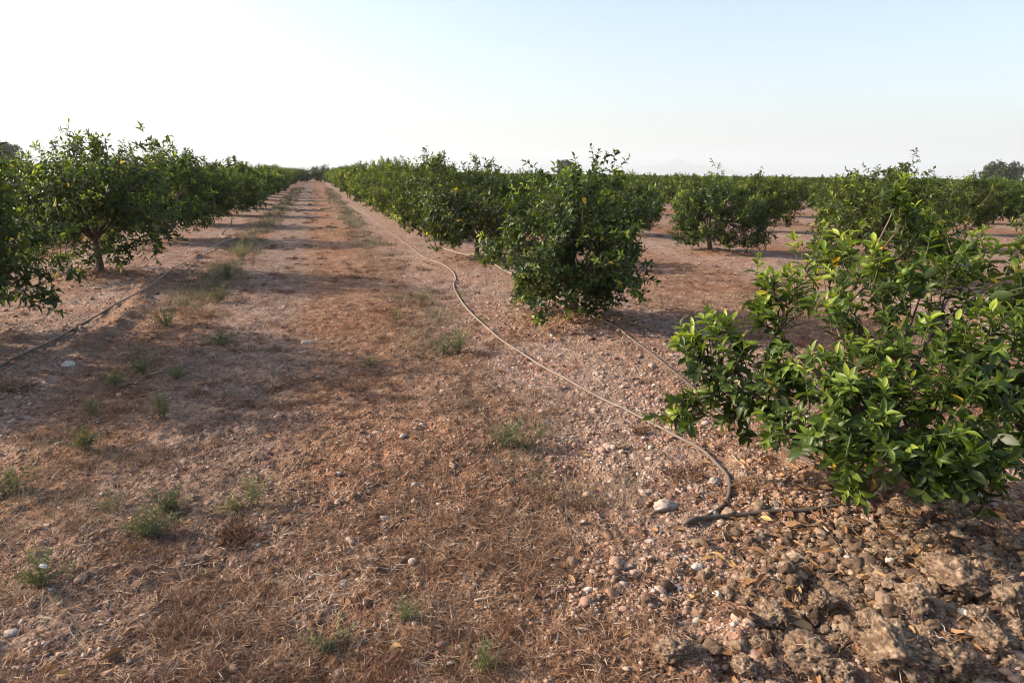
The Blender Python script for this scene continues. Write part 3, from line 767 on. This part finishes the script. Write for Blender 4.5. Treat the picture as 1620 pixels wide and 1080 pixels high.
for i, (px, py, s, tint, lab) in enumerate(STONES):
    big = s > .035
    o = thing_on_ground('stone', stone_mesh(60 + i, tint, 4 if big else 3, rough=.34 if big else .24, flat=.6, ridged=.10 if big else .02), px, py, s, lab, 'stone', i * 1.7, None, -.08)
    o.scale = (s * 1.25, s * .95, s)

CL = []
for i in range(5):
    V, T = stone_shape(90 + i, 5, .34, .66, .27, 12, .66)
    tnt = np.clip(.45 + 1.3 * (vnoise(V[:, 0] * 9, V[:, 1] * 9, V[:, 2] * 9 + i, 6) - .5) + .25 * V[:, 2], 0, 1)
    CL.append(mesh('dirt_clod', V, T, {'tint': tnt}, True, (M_CLOD,)))
CLODS = [
    (1410, 1046, .098, 'biggest crumbly brown clod of the heap, at the bottom of the picture'),
    (1280, 1056, .088, 'low pale brown clod beside the biggest one of the heap'),
    (1512, 958, .085, 'tall grey brown clod with a dark hollow beneath it'),
    (1345, 962, .060, 'upright narrow clod in the middle of the heap'),
    (1222, 982, .058, 'rounded dark brown clod on the outer edge of the heap'),
    (1440, 965, .060, 'pale clod between the upright narrow one and the tall one'),
    (1500, 1050, .075, 'orange brown clod right of the biggest one'),
    (1568, 1030, .060, 'small round orange clod at the shaded end of the heap'),
    (1300, 965, .042, 'dark flaky clod between the rounded and the upright narrow one'),
    (1415, 885, .040, 'pale crumbly clod behind the heap next to a yellow leaf'),
    (1590, 960, .075, 'dark grey clod by the picture edge in the heap'),
    (1475, 905, .045, 'low grey clod behind the tall one'),
    (1062, 1038, .050, 'lone brown clod in straw away from the heap'),
    (1345, 838, .034, 'dark brown clod below the pipe end'),
    (1148, 852, .030, 'small brown clod with a stick below the pipe fold'),
    (1600, 870, .055, 'grey clod under the far side of the sprawling tree'),
    (1420, 808, .036, 'reddish dark clod near the foot of the sprawling tree'),
    (1180, 1062, .038, 'small clod in front of the rounded dark one'),
]
for i, (px, py, s, lab) in enumerate(CLODS):
    thing_on_ground('dirt_clod', CL[i % 5], px, py, s * 1.12, lab, 'dirt clod', i * 2.1, 'brown dirt clods', .36, .15 * math.sin(i * 3))
for i, (px, py, s) in enumerate([(1330, 1010, .04), (1250, 1010, .03), (1380, 990, .045), (1460, 1010, .05), (1545, 985, .045), (1540, 1065, .05), (1600, 1000, .05), (1360, 925, .03), (1460, 930, .035), (1530, 900, .04), (1385, 850, .03), (1470, 850, .032), (1200, 1020, .025), (1330, 1065, .045), (1350, 905, .03), (1500, 880, .035), (1560, 930, .04), (1450, 1065, .05), (1575, 890, .03), (1395, 925, .035), (1310, 920, .03), (1265, 930, .022), (1420, 1000, .045), (1480, 985, .04)]):
    thing_on_ground('dirt_clod', CL[(i * 3 + 1) % 5], px, py, s * 1.1, 'small crumbly clod lying between the big clods of the heap', 'dirt clod', i * 1.3, 'small clods between the big ones', .15, .3 * math.sin(i * 2))
def crumbs():
    n = 4600
    x = rng.normal(HEAP[0] + .26, .42, n); y = rng.normal(HEAP[1] + .14, .30, n)
    s = .003 + .030 * rng.random(n) ** 4
    V = [stone_shape(130 + i, 3, .4, .72, .34, 8, .6) for i in range(6)]
    acc = merged(V, x, y, gh(x, y) + s * .3, s, rng.uniform(0, 6.28, n), rng.normal(0, .4, n), np.clip(rng.normal(.5, .25, n), 0, 1), rng.uniform(1, 1.4, n))
    # and broken soil all along the tree strips
    x, y, r = scatter(5000, 1.5, 16)
    k = (rng.random(5000) < (1 - sstep(.7, 1.4, rowdist(x))) * sstep(.4, .6, vnoise(x * 1.7, y * 1.7, seed=61)) + .0) & (x > -9)
    x, y = x[k], y[k]; s = .005 + .018 * rng.random(len(x)) ** 3
    a2 = merged(V, x, y, gh(x, y) + s * .25, s, rng.uniform(0, 6.28, len(x)), rng.normal(0, .4, len(x)), np.clip(rng.normal(.35, .2, len(x)), 0, 1), rng.uniform(1, 1.4, len(x)))
    obj('crumbs', acc.mesh('crumbs', M_CLOD), kind='stuff', label='crumbled manure and soil bits over the clod heap', cat='crumbs')
    obj('crumbs', a2.mesh('crumbs', M_CLOD), kind='stuff', label='broken soil crumbs along the tree strips', cat='crumbs')
crumbs()

def twig(px0, py0, px1, py1, r, tint, label, lift=.012):
    a = at(px0, py0); b = at(px1, py1)
    acc = Acc(); t = np.linspace(0, 1, 9)[:, None]
    P = a + (b - a) * t + np.cumsum(rng.normal(0, .004, (9, 3)), axis=0)
    P[:, 2] = np.maximum(gh(P[:, 0], P[:, 1]), a[2] + (b[2] - a[2]) * t[:, 0]) + lift
    o0 = P.mean(0); tube(acc, P - o0, np.linspace(r, r * .55, 9), 6, tint)
    obj('dry_twig', acc.mesh('dry_twig', M_TWIG), None, tuple(o0), label=label, cat='twig')
twig(1303, 838, 1352, 884, .005, .8, 'pale forked stick pointing from the pipe end to the heap')
twig(1240, 836, 1330, 828, .0045, .5, 'long brown stick parallel to the pipe end')
twig(1149, 832, 1150, 866, .004, .5, 'short upright looking stick below the pipe fold')
twig(1157, 727, 1174, 744, .004, .9, 'short pale stick by the beige stone in the pipe loop')
twig(748, 955, 780, 944, .006, .7, 'grey piece of stick lying in the track thatch')
twig(580, 902, 616, 905, .004, .9, 'pale crooked stick beside the half buried stone')
twig(238, 595, 262, 588, .010, .7, 'pale stick lying among the weeds along the track edge')

# ------------------------------------------------------------------ dry grass, litter
def blades(x, y, L, w, az, el, curl, tint, zoff=None):
    n = len(x)
    z = gh(x, y) + (.002 if zoff is None else zoff)
    d = np.stack([np.cos(az) * np.cos(el), np.sin(az) * np.cos(el), np.sin(el)], -1)
    sd = np.stack([-np.sin(az), np.cos(az), np.zeros(n)], -1)
    P0 = np.stack([x, y, z], -1)
    P1 = P0 + d * (L * .5)[:, None]
    bend = rng.normal(0, 1, (n, 3)) * (curl * L)[:, None] * .25
    bend[:, 2] -= np.abs(curl * L * np.sin(el)) * .6
    P2 = P0 + d * L[:, None] + bend
    g1 = gh(P1[:, 0], P1[:, 1]) + .003; g2_ = gh(P2[:, 0], P2[:, 1]) + .003
    P1[:, 2] = np.maximum(P1[:, 2], g1); P2[:, 2] = np.maximum(P2[:, 2], g2_)
    tw = rng.normal(0, .5, n)
    sd = sd * np.cos(tw)[:, None] + np.array([0, 0, 1.0]) * np.sin(tw)[:, None]
    h = sd * (w * .5)[:, None]
    V = np.stack([P0 - h, P0 + h, P1 - h * .9, P1 + h * .9, P2 - h * .2, P2 + h * .2], 1).reshape(-1, 3)
    T = np.array([[0, 1, 3], [0, 3, 2], [2, 3, 5], [2, 5, 4]])
    T = (T[None] + (np.arange(n) * 6)[:, None, None]).reshape(-1, 3)
    return V, T, np.repeat(tint, 6)
def stuff_mesh(name, data, mat, label, cat):
    n = 0; V, T, A = [], [], []
    for v, t, a in data: V.append(v); T.append(t + n); A.append(a); n += len(v)
    obj(name, mesh(name, np.vstack(V), np.vstack(T), {'tint': np.concatenate(A)}, False, (mat,)), kind='stuff', label=label, cat=cat)
def strawness(x, y):
    d = rowdist(x) + 1.3 * (vnoise(x * .9, y * .9, seed=71) - .5)
    return sstep(1.0, 1.75, d)
def dry_grass():
    out = []
    # matted litter lying flat
    n = 300000
    x, y, r = scatter(n, 1.25, 14)
    k = rng.random(n) < strawness(x, y) * (.25 + .75 * sstep(.25, .6, vnoise(x * 3.1, y * 3.1, seed=72))) + .06
    x, y, r = x[k], y[k], r[k]; n = len(x)
    patch = .55 * vnoise(x * 1.3, y * 1.3, seed=73) + .45 * vnoise(x * .45, y * .45, seed=77) + .16 * sstep(.2, -1.2, x) * sstep(4.5, 2.5, y)
    tint = np.clip(.12 + .62 * patch + .35 * (rng.random(n) < .25) + rng.normal(0, .2, n), 0, 1)
    out.append(blades(x, y, rng.uniform(.012, .07, n), rng.uniform(.0014, .0042, n) * np.maximum(1, r / 5), rng.uniform(0, 6.28, n), np.abs(rng.normal(0, .22, n)), rng.uniform(0, .6, n), tint))
    # tufts of dead grass: many blades around one root
    nt = 6500
    tx, ty, r = scatter(nt, 1.3, 34)
    k = rng.random(nt) < strawness(tx, ty) * sstep(.38, .6, vnoise(tx * 2.3, ty * 2.3, seed=74)) + .03
    tx, ty, r = tx[k], ty[k], r[k]
    m = 60
    size = rng.uniform(.025, .085, len(tx)) * (1 + .5 * (r > 8))
    X = np.repeat(tx, m) + rng.normal(0, 1, len(tx) * m) * np.repeat(size * .55, m)
    Y = np.repeat(ty, m) + rng.normal(0, 1, len(tx) * m) * np.repeat(size * .55, m)
    n = len(X); rr = np.repeat(r, m)
    tt = np.clip(np.repeat(rng.choice([.06, .14, .24, .34, .34, .6], len(tx)), m) + rng.normal(0, .13, n), 0, 1)
    out.append(blades(X, Y, np.repeat(size, m) * rng.uniform(.5, 1.2, n), rng.uniform(.001, .0022, n) * np.maximum(1, rr / 4), rng.uniform(0, 6.28, n), rng.uniform(.1, 1.25, n), rng.uniform(.2, 1.0, n), tt))
    # far alleys: longer, sparser blades so that the strip stays rough into the distance
    n = 26000
    x, y, r = scatter(n, 13, 75)
    k = rng.random(n) < strawness(x, y) * .9
    x, y, r = x[k], y[k], r[k]; n = len(x)
    out.append(blades(x, y, rng.uniform(.05, .13, n), .0018 * r / 6, rng.uniform(0, 6.28, n), rng.uniform(.05, 1.0, n), rng.uniform(.1, .6, n), np.clip(.2 + .6 * vnoise(x * .8, y * .4, seed=75) + rng.normal(0, .18, n), 0, 1)))
    stuff_mesh('dry_grass', out, M_STRAW, 'dead brown and straw coloured grass matted over the track', 'dry grass')
    # thin greyish green grass in lines along both edges of the track
    out = []
    for xl, wid, cnt in ((-1.6, .22, 1500), (1.2, .24, 800), (-.4, .9, 200)):
        ty = 2.2 * (75 / 2.2) ** rng.random(cnt); tx = xl + rng.normal(0, wid, cnt)
        k = (rng.random(cnt) < .25 + .75 * sstep(3.5, 6, ty)) & (rng.random(cnt) < sstep(.38, .62, vnoise(tx * 1.2, ty * .9, seed=76)) + (ty > 16) * .4)
        tx, ty = tx[k], ty[k]; m = 26; r = np.hypot(tx, ty)
        size = rng.uniform(.05, .15, len(tx)) * (1 + .4 * (ty > 14))
        X = np.repeat(tx, m) + rng.normal(0, 1, len(tx) * m) * np.repeat(size * .4, m); Y = np.repeat(ty, m) + rng.normal(0, 1, len(tx) * m) * np.repeat(size * .4, m)
        n = len(X)
        out.append(blades(X, Y, np.repeat(size, m) * rng.uniform(.5, 1.3, n), rng.uniform(.0012, .0024, n) * np.maximum(1, np.repeat(r, m) / 4.5), rng.uniform(0, 6.28, n), rng.uniform(.3, 1.4, n), rng.uniform(.1, .7, n), np.clip(np.repeat(rng.uniform(.1, .9, len(tx)), m) + rng.normal(0, .12, n), 0, 1)))
    stuff_mesh('grass', out, M_GREYGRASS, 'sparse grey green grass in lines along the track edges', 'grass')
dry_grass()
def heap_straw():
    xs, ys, zo = [], [], []
    for px, py, s, lab in CLODS:
        p = at(px, py); n = int(260 * (s / .1) ** 1.2)
        a = rng.uniform(0, 6.28, n); q = np.sqrt(rng.random(n)) * 1.25
        xs.append(p[0] + np.cos(a) * q * s * 1.1); ys.append(p[1] + np.sin(a) * q * s * 1.1)
        zo.append(np.maximum(0,   .25 * s + .78 * s * np.sqrt(np.maximum(0, 1 - q ** 2)) + rng.normal(0, .006, n)) * (q < .98))
    n = 8000
    xs.append(rng.normal(HEAP[0] + .1, .6, n)); ys.append(rng.normal(HEAP[1] + .1, .32, n)); zo.append(rng.uniform(.002, .02, n))
    x = np.concatenate(xs); y = np.concatenate(ys); zo = np.concatenate(zo); n = len(x)
    stuff_mesh('straw', [blades(x, y, rng.uniform(.012, .05, n), rng.uniform(.001, .003, n), rng.uniform(0, 6.28, n), rng.normal(0, .35, n), rng.uniform(.1, .8, n), np.clip(rng.normal(.55, .27, n), 0, 1), zo)],
               M_STRAW, 'short straw mixed into the crumbly clods', 'straw')
heap_straw()
def fallen_leaves():
    X, Y = [], []
    for (tx, ty), cnt, sp in ((TREES_NEAR[0], 950, .55), (TREES_NEAR[1], 700, .5), (TREES_NEAR[2], 300, .5), (TREES_NEAR[3], 500, .6), (TREES_NEAR[5], 200, .6), ((2.3, 1.95), 1000, .5)):
        X.append(rng.normal(tx, sp, cnt)); Y.append(rng.normal(ty - .1, sp * .8, cnt))
    x, y, r = scatter(500, 1.5, 10); X.append(x); Y.append(y)
    x = np.concatenate(X); y = np.concatenate(Y); n = len(x)
    P = np.stack([x, y, gh(x, y) + rng.uniform(.004, .022, n)], -1)
    a = rng.uniform(0, 6.28, n); D = norm(np.stack([np.cos(a), np.sin(a), rng.normal(0, .3, n)], -1))
    N = norm(np.array([0, 0, 1.0]) + rng.normal(0, .55, (n, 3)))
    L = rng.uniform(.03, .075, n)
    V, T, kk = place_leaves(P, D, N, L, L * rng.uniform(.2, .5, n), 'A')
    V[:, 2] = np.maximum(V[:, 2], gh(V[:, 0], V[:, 1]) + .002)
    obj('fallen_leaves', mesh('fallen_leaves', V, T, {'tint': np.repeat(np.clip(rng.normal(.36, .2, n), 0, .95), kk)}, False, (M_DRYLEAF,)), kind='stuff',
        label='dry brown and yellow leaves fallen under the trees', cat='fallen leaves')
fallen_leaves()
def dry_leaf(px, py, L, rz, tint, label):
    V, T, kk = place_leaves(np.zeros((1, 3)), np.array([[1.0, 0, .25]]), norm(np.array([[.1, .4, 1.0]])), np.array([L]), np.array([L * .5]), 'A')
    V[:, 2] += np.abs(V[:, 1]) * .6
    V2 = V + np.array([0, 0, .0012])
    V = np.vstack([V, V2]); T = np.vstack([T[:, ::-1], T + kk])
    p = at(px, py)
    obj('dry_leaf', mesh('dry_leaf', V, T, {'tint': np.full(len(V), tint)}, True, (M_DRYLEAF,)), None, (p[0], p[1], p[2] + .008), (0, 0, rz), None, label, 'dry leaf')
dry_leaf(1370, 888, .075, .3, .82, 'curled tan leaf lying behind the clod heap')
dry_leaf(1292, 980, .080, 2.6, .80, 'curled orange tan leaf standing between clods')
dry_leaf(1257, 950, .060, 1.2, .5, 'brown folded leaf before the flaky dark clod')
dry_leaf(1405, 968, .045, .5, .98, 'small bright yellow leaf in the middle of the heap')
dry_leaf(1240, 1042, .090, .15, .6, 'long narrow brown leaf at the foot of the low pale clod')

# ------------------------------------------------------------------ weeds
def weed_mesh(seed, h, nst, spread, leafy=26, leaf=.022, tint=.3, flower=False, width=.115, droop=.1):
    r = np.random.default_rng(seed); stem = Acc(); B, D, L, Y = [], [], [], []
    for i in range(nst):
        a = r.uniform(0, 6.28); e = r.uniform(.1, spread); hh = h * r.uniform(.55, 1.0)
        tip = np.array([math.cos(a) * e * hh, math.sin(a) * e * hh, hh * (1 - .3 * e)])
        b0 = np.array([r.normal(0, .012), r.normal(0, .012), -.01])
        c = b0 * .5 + tip * .5 + np.array([-tip[0] * .2, -tip[1] * .2, hh * .08])
        t = np.linspace(0, 1, 6)[:, None]
        P = (1 - t) ** 2 * b0 + 2 * t * (1 - t) * c + t ** 2 * tip
        tube(stem, P, np.linspace(.0022, .001, 6), 4, .3)
        for j in range(2): B.append(P[2 * j + 1]); D.append(P[2 * j + 2] - P[2 * j + 1]); L.append(hh * .42); Y.append(np.clip(r.normal(tint, .12) + (.5 if r.random() < .16 else 0), 0, .93))
    V, T, tt = shoots(r, np.array(B), np.array(D), np.array(L), leafy // 2, leaf, 'B', np.array(Y), width, droop, .8)
    return stem.mesh('stem', M_WEED), mesh('leaves', V, T, {'tint': tt}, False, (M_WEED,))
WEEDS = []
def weed(px, py, h, nst, spread, label, seed, group=None, flower=None, **kw):
    p = at(px, py); WEEDS.append((p[0], p[1], h, spread))
    s, l = weed_mesh(seed, h * 1.25, nst, spread * 1.45 + .1, **kw)
    r = obj('weed', None, None, tuple(p), (0, 0, seed), None, label, 'weed', group)
    r.empty_display_size = .1
    obj('stem', s, r); obj('leaves', l, r)
    if flower:
        V, T = stone_shape(seed, 3, .5, .7, .3)
        obj('flower', mesh('flower', V * .012, T, {'tint': np.zeros(len(V))}, True, (M_PETAL,)), r, flower)
    return r
weed(797, 706, .20, 16, .55, 'grey green feathery weed standing alone in the middle of the track', 401, leafy=34, leaf=.026, tint=.22)
weed(826, 706, .12, 9, .7, 'low feathery weed touching the taller grey green one', 402, leafy=30, leaf=.024, tint=.22)
weed(853, 690, .10, 5, .5, 'tiny weed just behind the two feathery weeds', 403, leafy=20, leaf=.018, tint=.4)
weed(70, 925, .13, 14, .8, 'green weed with a small white flower near the picture corner', 404, flower=(-.03, -.01, .10), leafy=34, leaf=.024, tint=.42)
weed(62, 905, .19, 3, .25, 'single tall stalk growing from the flowering weed', 405, leafy=28, leaf=.014, tint=.3)
weed(240, 852, .13, 16, .8, 'bushy grey green weed low on the track', 406, leafy=34, leaf=.03, tint=.25)
weed(268, 812, .12, 14, .9, 'dark green spreading weed behind the bushy grey green one', 407, leafy=34, leaf=.028, tint=.12)
weed(398, 800, .17, 6, .35, 'upright yellow green weed in rusty grass on the track', 408, leafy=28, leaf=.03, tint=.65)
weed(372, 808, .10, 9, .9, 'flat yellowish weed at the foot of the upright yellow green one', 409, leafy=24, leaf=.024, tint=.6)
weed(180, 808, .11, 8, .7, 'pale yellow green weed with thin stalks', 410, leafy=26, leaf=.02, tint=.6)
weed(132, 710, .12, 14, .9, 'dark green weed clump beside the gravel rut', 411, leafy=30, leaf=.03, tint=.12)
weed(20, 780, .16, 12, .7, 'grey green weed clump cut off by the picture edge', 412, leafy=30, leaf=.028, tint=.3)
weed(145, 655, .12, 8, .5, 'small upright green weed between rut and track', 413, leafy=28, leaf=.026, tint=.3)
weed(180, 612, .15, 10, .6, 'bluish green weed at the rut edge, behind the small upright one', 414, leafy=28, leaf=.03, tint=.15)
weed(258, 660, .16, 12, .6, 'pale stalked green weed in shade on the track edge', 415, leafy=30, leaf=.03, tint=.35)
weed(280, 600, .14, 10, .7, 'small weed in shade behind the pale stalked one', 416, leafy=28, leaf=.03, tint=.25)
weed(228, 590, .12, 10, .8, 'dark squat weed beside the pale stick', 417, leafy=28, leaf=.028, tint=.1)
weed(262, 515, .18, 14, .7, 'dark grey green weed in the shaded track edge', 418, leafy=30, leaf=.034, tint=.12)
weed(352, 545, .16, 14, .9, 'grey bushy weed in the middle of the shade band', 419, leafy=30, leaf=.034, tint=.2)
weed(345, 480, .24, 14, .6, 'tall dark green weed in the line along the track edge', 420, leafy=32, leaf=.04, tint=.14)
weed(360, 440, .26, 14, .6, 'bluish tall weed behind the tall dark green one', 421, leafy=32, leaf=.04, tint=.2)
weed(383, 412, .34, 16, .45, 'sunlit straw yellow weed at the edge of the track', 422, leafy=34, leaf=.045, tint=.9)
weed(725, 558, .24, 20, .5, 'tall pale yellow green weed tuft beside the looping pipe', 423, leafy=30, leaf=.034, tint=.75)
weed(700, 560, .13, 10, .8, 'low weed at the foot of the tall pale tuft beside the pipe', 424, leafy=28, leaf=.03, tint=.5)
weed(625, 510, .22, 7, .35, 'thin stalked weed on the track side opposite the dense dark tree', 425, leafy=26, leaf=.03, tint=.5)
weed(668, 480, .18, 10, .7, 'small grassy weed nearest to the bend of the looping pipe', 426, leafy=26, leaf=.03, tint=.6)
weed(735, 640, .13, 4, .35, 'pair of bare yellow stalks beside the looping pipe', 427, leafy=12, leaf=.012, tint=.95)
weed(635, 978, .09, 9, .7, 'small bluish weed in the bottom straw', 428, leafy=28, leaf=.02, tint=.15)
weed(765, 1060, .13, 10, .5, 'thin grey green stalks at the bottom of the picture', 429, leafy=26, leaf=.02, tint=.35)
weed(525, 1030, .10, 9, .8, 'low olive weed in the bottom straw', 430, leafy=26, leaf=.024, tint=.4)
weed(585, 580, .09, 9, .9, 'flat greyish weed in the middle of the track far back', 431, leafy=26, leaf=.024, tint=.3)
weed(1500, 812, .06, 5, .7, 'tiny bright seedling among the stones under the sprawling tree', 432, leafy=12, leaf=.02, tint=.8)

def weed_litter():
    X, Y, Lh, Tt = [], [], [], []
    for x0, y0, h, sp in WEEDS:
        n = 90
        X.append(rng.normal(x0, .05 + .35 * h, n)); Y.append(rng.normal(y0, .04 + .3 * h, n)); Lh.append(h * rng.uniform(.2, .75, n)); Tt.append(np.clip(rng.normal(.5, .3, n), 0, 1))
    x, y, L, tt = (np.concatenate(q) for q in (X, Y, Lh, Tt)); n = len(x); r = np.hypot(x, y)
    stuff_mesh('grass', [blades(x, y, L, rng.uniform(.0012, .0024, n) * np.maximum(1, r / 4.5), rng.uniform(0, 6.28, n), rng.uniform(.1, 1.2, n), rng.uniform(.2, .9, n), tt)], M_GREYGRASS, 'dead grass blades tangled around the weeds', 'grass')
weed_litter()
def dry_weed(px, py, h, rad, n, tint, seed, label):
    r = np.random.default_rng(seed); p = at(px, py)
    acc = Acc()
    for i in range(n):
        a = r.uniform(0, 6.28); q = rad * math.sqrt(r.random()) * .8
        P = [np.array([math.cos(a) * q, math.sin(a) * q, 0.0])]
        d = norm(np.array([math.cos(a) * r.uniform(0, 1), math.sin(a) * r.uniform(0, 1), r.uniform(.3, 1.2)]))
        L = h * r.uniform(.4, 1.1); m = 5
        for j in range(m):
            d = norm(d + r.normal(0, .5, 3)); P.append(P[-1] + d * L / m)
        P = np.array(P); P[:, 2] = np.maximum(P[:, 2], .002 - .01 * (np.arange(m + 1) == 0))
        tube(acc, P, np.linspace(.0022, .001, m + 1) * r.uniform(.7, 1.6), 3, np.clip(tint + r.normal(0, .15), 0, 1), False)
    obj('dry_weed', acc.mesh('dry_weed', M_STRAW, smooth=False), None, tuple(p), label=label, cat='dry weed')
dry_weed(1083, 752, .06, .13, 300, .38, 501, 'rusty brown dead weed clump spread inside the pipe loop')
dry_weed(1012, 680, .06, .06, 130, .5, 502, 'orange dead weed against the looping pipe')
dry_weed(984, 708, .10, .02, 34, .75, 503, 'curled golden dead weed leaning on the flat stone')
dry_weed(1182, 770, .06, .08, 150, .55, 504, 'pale brown dead weed beside the curve of the pipe loop')
dry_weed(15, 615, .17, .10, 160, .62, 505, 'orange straw tuft beside the straight dark pipe')
dry_weed(375, 850, .09, .10, 260, .3, 506, 'rusty dead grass tuft in front of the upright yellow green weed')
dry_weed(930, 800, .04, .11, 110, .12, 507, 'dark withered weed mat left of the large lumpy rock')
dry_weed(870, 785, .035, .11, 90, .2, 508, 'dark withered weed mat behind the other one')
dry_weed(245, 398, .20, .30, 160, .5, 509, 'orange dead grass clump under the row with the bare trunk')
dry_weed(1010, 600, .05, .07, 80, .3, 510, 'brown dead weed crumb on the far gravel by the grey pipe')

# ------------------------------------------------------------------ air
def haze():
    bm = bmesh.new(); bmesh.ops.create_cube(bm, size=1.0)
    me = bpy.data.meshes.new('haze'); bm.to_mesh(me); bm.free()
    t = NT('thin_air')
    v = t.n('ShaderNodeVolumePrincipled', {'Color': (.88, .95, 1.0, 1), 'Density': 2.1e-4, 'Anisotropy': .1})
    t.t.links.new(v.outputs[0], t.out.inputs['Volume'])
    me.materials.append(t.m)
    o = obj('haze', me, None, (0, 0, 199.0), (0, 0, 0), (27000, 27000, 402.0), 'thin pale haze over the fields', 'haze', None, 'stuff')
haze()
